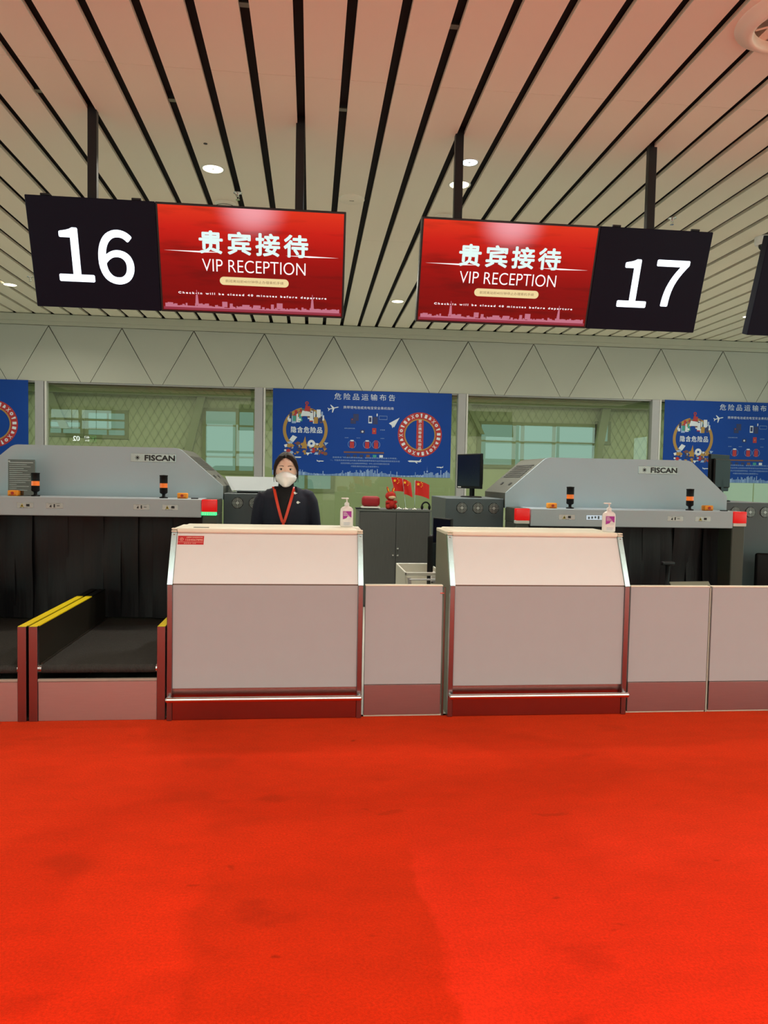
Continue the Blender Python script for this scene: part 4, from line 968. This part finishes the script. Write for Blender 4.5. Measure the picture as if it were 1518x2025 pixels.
# ------------------------------------------------------------------ posters
PW_, PH_ = 2.915, 1.385
def make_poster(x, z, label):
    t = thing('safety_poster', label, 'poster', (x, WY-0.036, z), group='blue dangerous goods posters')
    W, H = PW_, PH_
    mb = MB(); mb.box(0, W, 0, 0.004, 0, H); sub('sheet', t, mb, m_blue)
    y = -0.001
    P = lambda u, v: (W*u, H*(1-v))                      # u from left, v from top
    mb = MB()
    text(mb, '危险品运输布告', W*0.508, H*0.93, w=0.99, h=0.105, y=y, bold=0.0, spacing=1.45)
    text(mb, '携带锂电池或充电宝安全乘机指南', W*0.53, H*0.805, w=0.82, h=0.045, y=y, spacing=1.1)
    text(mb, '隐含危险品', W*0.187, H*0.53, w=0.50, h=0.098, y=y, bold=0.02, spacing=1.15)
    sub('title', t, mb, m_pwhite)
    mb = MB()
    L4 = ('旅客乘坐飞机请勿携带危险品，请您配合机场安全检查工作规定。', '一、可能危及航空安全的禁止旅客随身携带或者托运的物品按民航规定办理', '（危险货物禁止托运或随身携带物品）中华人民共和国民用航空局', '中国民用航空危险品运输管理中心')
    for k, (s_, w) in enumerate(zip(L4, (1.06, 1.14, 0.80, 0.46))): text(mb, s_, W*0.515, H*(0.218-0.034*k), w=w, h=0.026, y=y)
    text(mb, '充电宝携带说明', W*0.425, H*0.56, w=0.17, h=0.018, y=y); text(mb, '护照等', W*0.61, H*0.55, w=0.08, h=0.018, y=y)
    for u in (0.41, 0.475, 0.61): text(mb, '随身携带', W*u, H*0.45, w=0.06, h=0.012, y=y)
    sub('small_print', t, mb, m_ppale)
    # left golden ring with luggage clutter
    cx, cz = W*0.18, H*0.53; R_ = 0.36
    mb = MB(); mb.ring(cx, cz, R_-0.05, R_, y, 48, 0, math.radians(-58), math.radians(78)); mb.ring(cx, cz, R_-0.05, R_, y, 48, 0, math.radians(100), math.radians(236))
    sub('gold_ring', t, mb, m_pgold)
    rnd = random.Random(3); mb = MB()
    for k in range(44):
        px = cx+rnd.uniform(-0.27, 0.27); pz = cz+0.10+rnd.uniform(0.0, 0.12)+max(0, 0.14-abs(px-cx))*0.5; w = rnd.uniform(0.02, 0.07); h = rnd.uniform(0.04, 0.13)
        yy = y-0.0004-0.00005*k; mi = rnd.choice([0, 0, 0, 1, 2, 3, 4, 5, 6]); mb.add([(px-w/2, yy, pz), (px+w/2, yy, pz), (px+w/2, yy, pz+h), (px-w/2, yy, pz+h)], [(0, 1, 2, 3)], mi)
    for k in range(70):
        px = cx+rnd.uniform(-0.34, 0.34); pz = cz-0.20-rnd.uniform(0.0, 0.19); w = rnd.uniform(0.02, 0.07); a = rnd.uniform(0, PI); n = rnd.choice([3, 4, 5, 8])
        yy = y-0.0004-0.00005*k; mi = rnd.choice([0, 1, 2, 5, 5, 3, 1, 6]); r = w*0.62
        mb.add([(px+r*math.cos(a+2*PI*i/n), yy, pz+r*0.8*math.sin(a+2*PI*i/n)) for i in range(n)], [list(range(n))], mi)
    # bottle on top of the heap, camera lens, phone
    mb.add([(cx-0.02, y-0.004, cz+0.30), (cx+0.06, y-0.004, cz+0.30), (cx+0.03, y-0.004, cz+0.40), (cx+0.0, y-0.004, cz+0.40)], [(0, 1, 2, 3)], 2)
    mb.ring(cx+0.02, cz+0.43, 0.012, 0.028, y-0.004, 14, 2)
    mb.add([(cx-0.08, y-0.004, cz+0.22), (cx+0.08, y-0.004, cz+0.22), (cx+0.07, y-0.004, cz+0.29), (cx-0.05, y-0.004, cz+0.31)], [(0, 1, 2, 3)], 0)
    mb.add([(cx-0.26, y-0.004, cz-0.17), (cx-0.20, y-0.004, cz-0.09), (cx-0.13, y-0.004, cz-0.12), (cx-0.19, y-0.004, cz-0.2)], [(0, 1, 2, 3)], 0)
    mb.ring(cx+0.10, cz-0.22, 0.02, 0.06, y-0.0045, 16, 0); mb.add([(cx-0.06, y-0.004, cz-0.30), (cx+0.03, y-0.004, cz-0.30), (cx, y-0.004, cz-0.10)], [(0, 1, 2)], 1)
    sub('luggage_picture', t, mb, [m_pwhite, m_pgold, m_pred, m_pnavy, m_pgreen, m_pbrown, m_ppale])
    # right red ring of icons
    cx, cz = W*0.822, H*0.505; R0, R1 = 0.262, 0.365
    mb = MB(); mb.ring(cx, cz, R0, R1, y, 56); mb.add([(cx-0.058, y-0.0002, cz-0.27), (cx+0.058, y-0.0002, cz-0.27), (cx+0.058, y-0.0002, cz+0.27), (cx-0.058, y-0.0002, cz+0.27)], [(0, 1, 2, 3)])
    rg = sub('red_ring', t, mb, m_pred)
    mb = MB(); mb.ring(cx, cz, R0-0.02, R0, y-0.0003, 56); sub('inner_rim', rg, mb, m_pgold)
    mb = MB(); rnd = random.Random(8); rm = (R0+R1)/2
    for k in range(26):
        a = 2*PI*k/26+0.05; px, pz = cx+rm*math.cos(a), cz+rm*math.sin(a); kind = k % 5; yy = y-0.0006
        c, s_ = math.cos(a), math.sin(a)
        def q(u, v): return (px+u*-s_+v*c, yy, pz+u*c+v*s_)
        if kind == 0: mb.add([q(-0.02, -0.03), q(0.02, -0.03), q(0.02, 0.03), q(-0.02, 0.03)], [(0, 1, 2, 3)])
        elif kind == 1: mb.add([q(-0.006, -0.033), q(0.006, -0.033), q(0.02, 0.033), q(-0.012, 0.033)], [(0, 1, 2, 3)])
        elif kind == 2: mb.ring(px, pz, 0.010, 0.026, yy, 12)
        elif kind == 3: mb.add([q(-0.024, -0.03), q(-0.016, -0.034), q(0.024, 0.03), q(0.016, 0.034)], [(0, 1, 2, 3)]); mb.add([q(0.024, -0.03), q(0.016, -0.034), q(-0.024, 0.03), q(-0.016, 0.034)], [(0, 1, 2, 3)])
        else: mb.add([q(-0.022, -0.02), q(0.022, -0.025), q(0.012, 0.03), q(-0.012, 0.02)], [(0, 1, 2, 3)])
    for k, ch in enumerate('禁止携带乘机物品'): text(mb, ch, cx, cz+0.222-0.0635*k, h=0.05, w=0.052, y=y-0.0006, bold=0.015)
    sub('icons', rg, mb, m_pwhite, 'white icons and vertical text')
    # centre diagrams
    mb = MB()
    def R(u0, u1, v0, v1, mi, dy=0.0): yy = y-0.0004-dy; mb.add([(W*u0, yy, H*(1-v1)), (W*u1, yy, H*(1-v1)), (W*u1, yy, H*(1-v0)), (W*u0, yy, H*(1-v0))], [(0, 1, 2, 3)], mi)
    R(0.445, 0.475, 0.27, 0.35, 3); R(0.43, 0.46, 0.32, 0.385, 3, 0.0002); R(0.437, 0.442, 0.33, 0.34, 2, 0.0004)
    R(0.53, 0.55, 0.29, 0.375, 0); R(0.533, 0.547, 0.305, 0.36, 3, 0.0002); R(0.555, 0.582, 0.30, 0.385, 3); R(0.575, 0.581, 0.26, 0.29, 0)
    for (a, b, c, d) in ((0.59, 0.635, 0.285, 0.288), (0.59, 0.635, 0.325, 0.328), (0.59, 0.591, 0.285, 0.328), (0.634, 0.635, 0.285, 0.328)): R(a, b, c, d, 4)
    R(0.485, 0.51, 0.455, 0.495, 3); mb.ring(W*0.4975, H*(1-0.475), 0.006, 0.016, y-0.0008, 12, 0); R(0.552, 0.575, 0.43, 0.50, 2); mb.ring(W*0.563, H*(1-0.465), 0.0, 0.012, y-0.0008, 12, 1)
    for u in (0.44, 0.525, 0.575):
        mb.ring(W*u, H*(1-0.625), 0.062, 0.066, y-0.0004, 28, 4); R(u-0.012, u+0.012, 0.595, 0.67, 2, 0.0002); R(u-0.009, u+0.009, 0.575, 0.59, 0 if u < 0.55 else 2, 0.0002)
    R(0.395, 0.62, 0.71, 0.728, 5)
    for k in range(6): R(0.41+0.037*k, 0.43+0.037*k, 0.745, 0.775, [3, 3, 3, 6, 7, 0][k])
    sub('diagrams', t, mb, [m_pwhite, m_pgold, m_pred, m_pnavy, m_ppale, m_pbrown, m_pbrown, m_pgreen])
    # planes
    def plane(mb, cx, cz, L, a, mi=0):
        c, s_ = math.cos(a), math.sin(a)
        shapes = [[(-1, 0.0), (-0.85, 0.09), (0.75, 0.1), (1.0, 0.0), (0.8, -0.08), (-0.8, -0.05)], [(0.15, 0.05), (-0.35, 0.75), (-0.5, 0.75), (-0.25, 0.05)], [(0.15, -0.05), (-0.35, -0.75), (-0.5, -0.75), (-0.25, -0.05)], [(-0.75, 0.03), (-1.05, 0.32), (-1.15, 0.32), (-1.0, 0.0)], [(-0.75, -0.03), (-1.05, -0.3), (-1.15, -0.3), (-1.0, 0.0)]]
        for k, sh in enumerate(shapes): mb.add([(cx+(u*c-v*s_)*L, y-0.0005-0.0001*k, cz+(u*s_+v*c)*L) for u, v in sh], [list(range(len(sh)))], mi)
    def side_plane(mb, cx, cz, L, s=1):
        mb.add([(cx-L*s, y-0.0005, cz+0.02*L), (cx-0.8*L*s, y-0.0005, cz-0.12*L), (cx+0.75*L*s, y-0.0005, cz-0.12*L), (cx+L*s, y-0.0005, cz+0.02*L), (cx+0.75*L*s, y-0.0005, cz+0.1*L), (cx-0.85*L*s, y-0.0005, cz+0.08*L)], [(0, 1, 2, 3, 4, 5)])
        mb.add([(cx-0.85*L*s, y-0.0006, cz+0.05*L), (cx-0.65*L*s, y-0.0006, cz+0.05*L), (cx-0.98*L*s, y-0.0006, cz+0.42*L)], [(0, 1, 2)]); mb.add([(cx+0.1*L*s, y-0.0007, cz), (cx-0.15*L*s, y-0.0007, cz), (cx-0.45*L*s, y-0.0007, cz-0.3*L), (cx-0.3*L*s, y-0.0007, cz-0.3*L)], [(0, 1, 2, 3)])
    mb = MB(); plane(mb, W*0.335, H*0.79, 0.085, 0.25)
    mb.add([(W*0.645, y-0.0005, H*0.63), (W*0.705, y-0.0005, H*0.70), (W*0.675, y-0.0005, H*0.585)], [(0, 1, 2)]); mb.add([(W*0.66, y-0.0006, H*0.61), (W*0.70, y-0.0006, H*0.69), (W*0.665, y-0.0006, H*0.575)], [(0, 1, 2)])
    side_plane(mb, W*0.795, H*0.19, 0.115, -1); side_plane(mb, W*0.265, H*0.17, 0.06, 1); side_plane(mb, W*0.94, H*0.125, 0.06, -1); side_plane(mb, W*0.13, H*0.21, 0.09, 1)
    sub('aircraft', t, mb, m_pwhite)
    rnd = random.Random(11); mb = MB(); x = 0.0
    while x < W-0.01:
        w = rnd.uniform(0.012, 0.032); f = x/W; env = 0.5+0.5*math.sin(f*14+0.6); h = 0.025+env*rnd.uniform(0.02, 0.10)
        if rnd.random() < 0.06: h += 0.05; w = 0.012
        mb.add([(x, y-0.0003, 0.003), (x+w, y-0.0003, 0.003), (x+w, y-0.0003, h), (x, y-0.0003, h)], [(0, 1, 2, 3)], rnd.choice([0, 1, 1])); x += w+rnd.choice([0, 0.003, 0.006])
    mb.add([(W*0.868-0.004, y-0.0004, 0.0), (W*0.868+0.004, y-0.0004, 0.0), (W*0.868, y-0.0004, 0.19)], [(0, 1, 2)], 0); mb.ring(W*0.868, 0.10, 0, 0.014, y-0.0005, 10, 0)
    sub('skyline', t, mb, [m_ppale, M('poster_pale_grey_blue', (96, 126, 172), 0.6)])
    return t
p0 = make_poster(-0.625, 1.452, 'blue Chinese dangerous goods poster behind the attendant, fully visible')
for x, lb in ((-7.305, 'blue poster cut off by the left photo edge, red ring showing'), (5.955, 'blue poster cut off by the right photo edge, gold ring showing')):
    c = copy_tree(p0); c.location = (x, WY-0.036, 1.462); c['label'] = lb

# ------------------------------------------------------------------ person
def loft(mb, rings, n=20, mi=0, cap=True):
    """rings: (centre, rx, ry, optional direction) -> tube of ellipses"""
    V = []; 
    pts = [Vector(r[0]) for r in rings]
    for k, r in enumerate(rings):
        a = pts[max(k-1, 0)]; b = pts[min(k+1, len(pts)-1)]; d = (b-a).normalized()
        side = Vector((1, 0, 0)) if abs(d.x) < 0.9 else Vector((0, 0, 1))
        u = (side-d*side.dot(d)).normalized(); v = d.cross(u)
        for i in range(n):
            t = 2*PI*i/n; V.append(pts[k]+u*(r[1]*math.cos(t))+v*(r[2]*math.sin(t)))
    F = [[k*n+i, k*n+(i+1) % n, (k+1)*n+(i+1) % n, (k+1)*n+i] for k in range(len(rings)-1) for i in range(n)]
    if cap: F += [list(range(n))[::-1], [len(V)-n+i for i in range(n)]]
    mb.add(V, F, mi, True)
def remeshed(name, mb, mat, parent, voxel=0.008, smooth=2):
    o = mb.build(name, mat, None)
    m = o.modifiers.new('r', 'REMESH'); m.mode = 'VOXEL'; m.voxel_size = voxel
    if smooth:
        s_ = o.modifiers.new('s', 'SMOOTH'); s_.iterations = smooth; s_.factor = 0.5
    dg = bpy.context.evaluated_depsgraph_get(); me = bpy.data.meshes.new_from_object(o.evaluated_get(dg))
    bpy.data.objects.remove(o)
    for p in me.polygons: p.use_smooth = True
    if not me.materials: me.materials.append(mat)
    me.name = name
    return link(name, me, parent)
pr = thing('person', 'woman with white mask, navy suit and orange lanyard standing behind desk', 'person', (-0.172, 5.13, 0))
HZ = 1.485   # head centre
def head_shape():
    mb = MB(); nu, nv = 40, 32; V = []
    for j in range(nv+1):
        ph = PI*j/nv
        for i in range(nu):
            t = 2*PI*i/nu; x = math.sin(ph)*math.cos(t); y = math.sin(ph)*math.sin(t); z = math.cos(ph)
            w = 0.074; d = 0.092
            if z < 0: w *= 1-0.30*(-z)**1.6; d *= 1-0.10*(-z)
            px, py, pz = x*w, y*d, z*0.115
            if y < -0.3 and z < -0.55: py *= 1.0; 
            # brow / eye hollow / nose
            if y < 0:
                ex = math.exp(-((abs(px)-0.031)/0.014)**2-((pz-0.004)/0.012)**2); py += 0.007*ex
                ns = math.exp(-(px/0.009)**2)*max(0, 1-abs((pz+0.020)/0.030))**1.0; py -= 0.017*ns
                ch = math.exp(-(px/0.02)**2-((pz+0.100)/0.02)**2); py -= 0.008*ch
            V.append((px, py-0.008, HZ+pz))
    F = [[j*nu+i, (j+1)*nu+i, (j+1)*nu+(i+1) % nu, j*nu+(i+1) % nu] for j in range(nv) for i in range(nu)]
    mb.add(V, F, 0, True); return mb
mb = head_shape()
loft(mb, [((0, 0.02, 1.28), 0.062, 0.055), ((0, 0.018, 1.34), 0.050, 0.05), ((0, 0.012, 1.40), 0.047, 0.05), ((0, 0.008, 1.45), 0.05, 0.055)])
for s in (-1, 1):
    mb.ell((s*0.077, 0.005, HZ-0.008), (0.009, 0.018, 0.030), 12, 8)
# torso core so the body is one surface down to the hips, arms and hands
loft(mb, [((0, 0.02, 0.86), 0.13, 0.09), ((0, 0.02, 1.0), 0.12, 0.085), ((0, 0.02, 1.15), 0.135, 0.09), ((0, 0.025, 1.27), 0.13, 0.075), ((0, 0.02, 1.32), 0.07, 0.06)])
def arm_path(s):
    return [((s*0.155, 0.025, 1.30), 0.040, 0.042), ((s*0.187, 0.03, 1.22), 0.038, 0.042), ((s*0.202, 0.045, 1.08), 0.034, 0.036), ((s*0.205, 0.03, 1.03), 0.032, 0.034), ((s*0.19, -0.10, 0.99), 0.030, 0.030), ((s*0.14, -0.19, 0.975), 0.023, 0.020)]
for s in (-1, 1):
    loft(mb, arm_path(s), 14)
    # palm and fingers, resting relaxed in front of the waist
    loft(mb, [((s*0.14, -0.19, 0.975), 0.023, 0.017), ((s*0.125, -0.225, 0.972), 0.034, 0.015), ((s*0.112, -0.262, 0.97), 0.036, 0.013)], 12)
    for k, (fl) in enumerate((0.062, 0.072, 0.068, 0.052)):
        off = (k-1.5)*0.0185; bx, by = s*0.112+off*0.93, -0.262+s*off*0.3
        d1_ = Vector((-s*0.30, -0.95, -0.12)).normalized(); p0_ = Vector((bx, by, 0.970)); p1_ = p0_+d1_*fl*0.45; d2_ = Vector((-s*0.30, -0.75, -0.6)).normalized(); p2_ = p1_+d2_*fl*0.32; d3_ = Vector((-s*0.25, -0.35, -0.9)).normalized(); p3_ = p2_+d3_*fl*0.25
        loft(mb, [(p0_-d1_*0.015, 0.0088, 0.0088), (p1_, 0.0084, 0.0084), (p2_, 0.0076, 0.0076), (p3_, 0.006, 0.006)], 10)
    tb = Vector((s*0.105, -0.212, 0.972)); loft(mb, [(tb, 0.012, 0.011), (tb+Vector((-s*0.03, -0.022, -0.006)), 0.010, 0.0095), (tb+Vector((-s*0.045, -0.048, -0.012)), 0.0078, 0.0075)], 10)
for s in (-1, 1):
    loft(mb, [((s*0.075, 0.03, 0.88), 0.075, 0.08), ((s*0.085, 0.03, 0.65), 0.062, 0.066), ((s*0.085, 0.025, 0.47), 0.046, 0.05), ((s*0.085, 0.035, 0.30), 0.045, 0.048), ((s*0.085, 0.04, 0.09), 0.028, 0.032), ((s*0.087, 0.03, 0.05), 0.03, 0.036)], 14)
body = remeshed('body', mb, m_skin, pr, 0.0062, 1)
# jacket
mb = MB()
loft(mb, [((0, 0.02, 0.80), 0.178, 0.118), ((0, 0.02, 0.92), 0.165, 0.11), ((0, 0.02, 1.03), 0.150, 0.103), ((0, 0.02, 1.14), 0.165, 0.112), ((0, 0.022, 1.22), 0.172, 0.108), ((0, 0.024, 1.29), 0.178, 0.088), ((0, 0.024, 1.325), 0.168, 0.066), ((0, 0.022, 1.352), 0.115, 0.056), ((0, 0.022, 1.372), 0.068, 0.054)], 28)
for s in (-1, 1):
    loft(mb, [((s*0.12, 0.024, 1.312), 0.048, 0.05), ((s*0.155, 0.025, 1.302), 0.049, 0.052), ((s*0.178, 0.028, 1.265), 0.046, 0.055), ((s*0.193, 0.032, 1.18), 0.046, 0.052), ((s*0.205, 0.045, 1.08), 0.045, 0.050), ((s*0.208, 0.03, 1.02), 0.045, 0.048), ((s*0.20, -0.08, 0.992), 0.042, 0.042), ((s*0.15, -0.17, 0.978), 0.036, 0.034)], 18)
jk = remeshed('jacket', mb, m_suit, pr, 0.0075, 9)
def surf_y(obj, x, z, dflt=-0.08):
    hit, loc, nrm, idx = obj.ray_cast(Vector((x, -1.0, z)), Vector((0, 1, 0)))
    return loc.y if hit else dflt
bpy.context.view_layer.update()
def draped(poly_rows, off, obj=None):
    """rows of (x, z) pairs laid onto the front of the jacket"""
    V = []; n = len(poly_rows[0])
    for row in poly_rows:
        for (x, z) in row: V.append((x, min(surf_y(jk, x, z), surf_y(body, x, z, 1))-off, z))
    F = [[j*n+i, j*n+i+1, (j+1)*n+i+1, (j+1)*n+i] for j in range(len(poly_rows)-1) for i in range(n-1)]
    return V, F
# dark knit in the V of the jacket
rows = []
for k in range(13):
    z = 1.365-k*0.0225; hw = 0.060*(1-k/12)**0.8+0.003
    rows.append([(-hw+2*hw*i/8, z) for i in range(9)])
V, F = draped(rows, 0.004); mb = MB(); mb.add(V, F, 0, True)
mb.lathe([(0.057, 1.335), (0.056, 1.36), (0.053, 1.392), (0.050, 1.394)], (0, 0.017, 0), 28)
sub('knit_top', pr, mb, m_knit, 'black high-neck knit top')
for s in (-1, 1):
    rows = []
    for k in range(13):
        z = 1.372-k*0.0225; xi = (0.060*(1-k/12)**0.8+0.003); wdt = 0.012+0.030*math.sin(min(1, k/9)*PI*0.8)
        rows.append([(s*(xi+wdt*i/3), z) for i in range(4)])
    V, F = draped(rows, 0.007); V2, F2 = draped(rows, 0.002); mb = MB(); mb.add(V, F, 0, True); mb.add(V2, F, 0, True); sub('lapel', pr, mb, m_suit, 'navy lapel')
# trousers and shoes
mb = MB()
loft(mb, [((0, 0.02, 0.80), 0.165, 0.11), ((0, 0.02, 0.88), 0.16, 0.105), ((0, 0.02, 0.95), 0.15, 0.10)], 24)
for s in (-1, 1): loft(mb, [((s*0.08, 0.03, 0.86), 0.088, 0.095), ((s*0.088, 0.03, 0.65), 0.075, 0.08), ((s*0.088, 0.025, 0.47), 0.06, 0.064), ((s*0.088, 0.03, 0.10), 0.052, 0.058)], 18)
remeshed('trousers', mb, m_suit, pr, 0.009, 1)
for s in (-1, 1):
    mb = MB(); mb.ell((s*0.088, -0.02, 0.03), (0.042, 0.12, 0.03), 18, 10); mb.box(s*0.088-0.032, s*0.088+0.032, 0.03, 0.09, 0, 0.05, 0, 0.006); mb.ell((s*0.088, 0.05, 0.06), (0.04, 0.05, 0.035)); 
    for i, v in enumerate(mb.v):
        if v[2] < 0: mb.v[i] = (v[0], v[1], 0)
    sub('shoe', pr, mb, m_blackp, 'black shoe')
# hair: shell round the skull, open over the face, with low bun
mb = MB(); nu, nv = 56, 34; V = []; F = []
idx = {}
for j in range(nv+1):
    ph = PI*j/nv*0.71
    for i in range(nu):
        t = 2*PI*i/nu; x = math.sin(ph)*math.cos(t); y = math.sin(ph)*math.sin(t); z = math.cos(ph)
        a = 1+0.012*math.sin(t*11+ph*3)+0.006*math.sin(t*27)
        w = 0.083*a; d = 0.102*a; h = 0.130
        part = math.exp(-(x/0.06)**2)*(1 if z > 0.3 else 0)*0.005
        V.append(Vector((x*w, y*d+0.0, HZ-0.004+z*h-part)))
def infront(v):
    # True where the face stays free
    dx, dz = v.x, v.z-HZ
    top = 0.084-abs(dx)*0.30-(0.9*max(0, abs(dx)-0.040))
    if v.y > -0.028-(0.02 if dz < -0.03 else 0)*0: return False
    return dz < top
for j in range(nv):
    for i in range(nu):
        q = [j*nu+i, (j+1)*nu+i, (j+1)*nu+(i+1) % nu, j*nu+(i+1) % nu]
        c = sum((V[k] for k in q), Vector())/4
        if not infront(c): F.append(q)
mb.add(V, F, 0, True)
inner = [Vector((v.x*0.90, v.y*0.88+0.002, HZ+(v.z-HZ)*0.90)) for v in V]; mb.add(inner, [f[::-1] for f in F], 0, True)
hr = sub('hair', pr, mb, m_hair, 'dark centre-parted hair tied back')
mod = hr.modifiers.new('t', 'SOLIDIFY'); mod.thickness = 0.004; mod.offset = 0
mb = MB(); mb.ell((0, 0.11, HZ-0.03), (0.045, 0.035, 0.045), 18, 12); sub('bun', hr, mb, m_hair)
for s in (-1, 1):
    mb = MB(); loft(mb, [((s*0.006, -0.088, HZ+0.094), 0.012, 0.005), ((s*0.034, -0.090, HZ+0.083), 0.017, 0.007), ((s*0.058, -0.080, HZ+0.060), 0.015, 0.009), ((s*0.074, -0.056, HZ+0.024), 0.011, 0.011), ((s*0.080, -0.036, HZ-0.005), 0.006, 0.008), ((s*0.083, -0.030, HZ-0.04), 0.003, 0.004), ((s*0.083, -0.028, HZ-0.085), 0.001, 0.0015)], 12); sub('side_lock', hr, mb, m_hair)
# face details
def fy(x, z):
    return surf_y(body, x, z, -0.09)
for s in (-1, 1):
    ex, ez = s*0.031, HZ+0.003; y0 = fy(ex, ez)
    mb = MB(); mb.ell((ex, y0+0.002, ez), (0.014, 0.0055, 0.0062), 16, 10); e = sub('eye', pr, mb, M('eye_white', (214, 206, 200), 0.3))
    mb = MB(); mb.ell((ex, y0-0.0022, ez), (0.0066, 0.003, 0.0062), 14, 8); sub('iris', e, mb, M('iris_dark_brown', (30, 16, 12), 0.2))
    mb = MB(); mb.prism([(ex-0.017, ez+0.002), (ex-0.010, ez+0.0062), (ex, ez+0.0078), (ex+0.010, ez+0.0062), (ex+0.017, ez+0.002), (ex+0.010, ez+0.0048), (ex, ez+0.0062), (ex-0.010, ez+0.0048)], 'y', y0-0.0045, y0-0.001); sub('lashes', e, mb, m_hair)
    bz = HZ+0.024
    V = []; 
    for k in range(7):
        u = k/6; x = s*(0.014+0.036*u); zz = bz+0.005*math.sin(u*PI*0.8)-0.003*u; yb = fy(x, zz)-0.0012
        V += [(x, yb, zz-0.0026*(1-0.6*u)), (x, yb, zz+0.0026*(1-0.6*u))]
    mb = MB(); mb.add(V, [(2*k, 2*k+2, 2*k+3, 2*k+1) for k in range(6)]); sub('eyebrow', pr, mb, M('brow_brown', (74, 48, 40), 0.8))
mb = MB(); mb.ell((0, -0.094, HZ-0.078), (0.020, 0.006, 0.006)); sub('lips', pr, mb, m_lips)
# mask
V = []; nx, nz3 = 16, 12; F = []
for j in range(nz3+1):
    v = j/nz3; z = HZ-0.020-0.094*v
    for i in range(nx+1):
        u = -1+2*i/nx; env = math.sin(PI*min(1, max(0, (v*0.86+0.14))))**0.55
        kk = [0.054, 0.067, 0.073, 0.071, 0.058, 0.041, 0.022]; vi = min(5, int(v*6)); hw = kk[vi]+(kk[vi+1]-kk[vi])*(v*6-vi); x = u*hw
        bulge = 0.030*(1-u*u)*math.sin(PI*(0.15+0.75*v))
        yb = -0.090+0.060*abs(u)**2.2-bulge
        if j == 0: yb = -0.093+0.05*u*u
        fold = 0.009*math.exp(-((v-0.40+0.10*abs(u))/0.06)**2)
        V.append((x, yb-fold-0.004, z+0.012*(1-abs(u))*(1-v)+(-0.004*(1-u*u)*v)))
for j in range(nz3):
    for i in range(nx): F.append((j*(nx+1)+i, j*(nx+1)+i+1, (j+1)*(nx+1)+i+1, (j+1)*(nx+1)+i))
mb = MB(); mb.add(V, F, 0, True); mk = sub('face_mask', pr, mb, m_mask, 'white folded face mask')
mod = mk.modifiers.new('t', 'SOLIDIFY'); mod.thickness = 0.0015
for s in (-1, 1):
    mb = MB(); mb.cyl((s*0.068, -0.045, HZ-0.045), (s*0.079, 0.0, HZ+0.006), 0.0012, 6); mb.cyl((s*0.064, -0.045, HZ-0.078), (s*0.079, 0.01, HZ-0.03), 0.0012, 6); sub('ear_loop', mk, mb, m_mask)
# lanyard
for s in (-1, 1):
    rows = []
    for k in range(19):
        u = k/18; z = 1.368-0.245*u; x = s*(0.068*(1-u)**0.9+0.004)+(-0.012 if True else 0); rows.append([(x-0.0095, z), (x, z), (x+0.0095, z)])
    V, F = draped(rows, 0.011)
    mb = MB(); mb.add(V, F, 0, True); mb.add([(a, b+0.0015, c) for a, b, c in V], F, 0, True); sub('lanyard', pr, mb, m_lany, 'orange-red lanyard ribbon')
mb = MB(); yk = surf_y(jk, -0.012, 1.12)-0.012; mb.box(-0.021, -0.003, yk-0.003, yk, 1.095, 1.128, 0, 0.002); mb.box(-0.045, 0.021, yk-0.002, yk+0.001, 1.0, 1.095, 0, 0.002); sub('badge_holder', pr, mb, m_lany)
for x, z, n in ((0.062, 1.325, 'collar_pin'), (0.085, 1.262, 'name_pin')):
    yk = surf_y(jk, x, z)-0.008; mb = MB(); mb.cyl((x, yk, z), (x, yk-0.003, z), 0.0095, 14); mb.box(x-0.004, x+0.016, yk-0.0025, yk, z-0.003, z+0.003, 0, 0.001); sub(n, pr, mb, m_chrome, 'small silver pin')
bpy.context.view_layer.update()
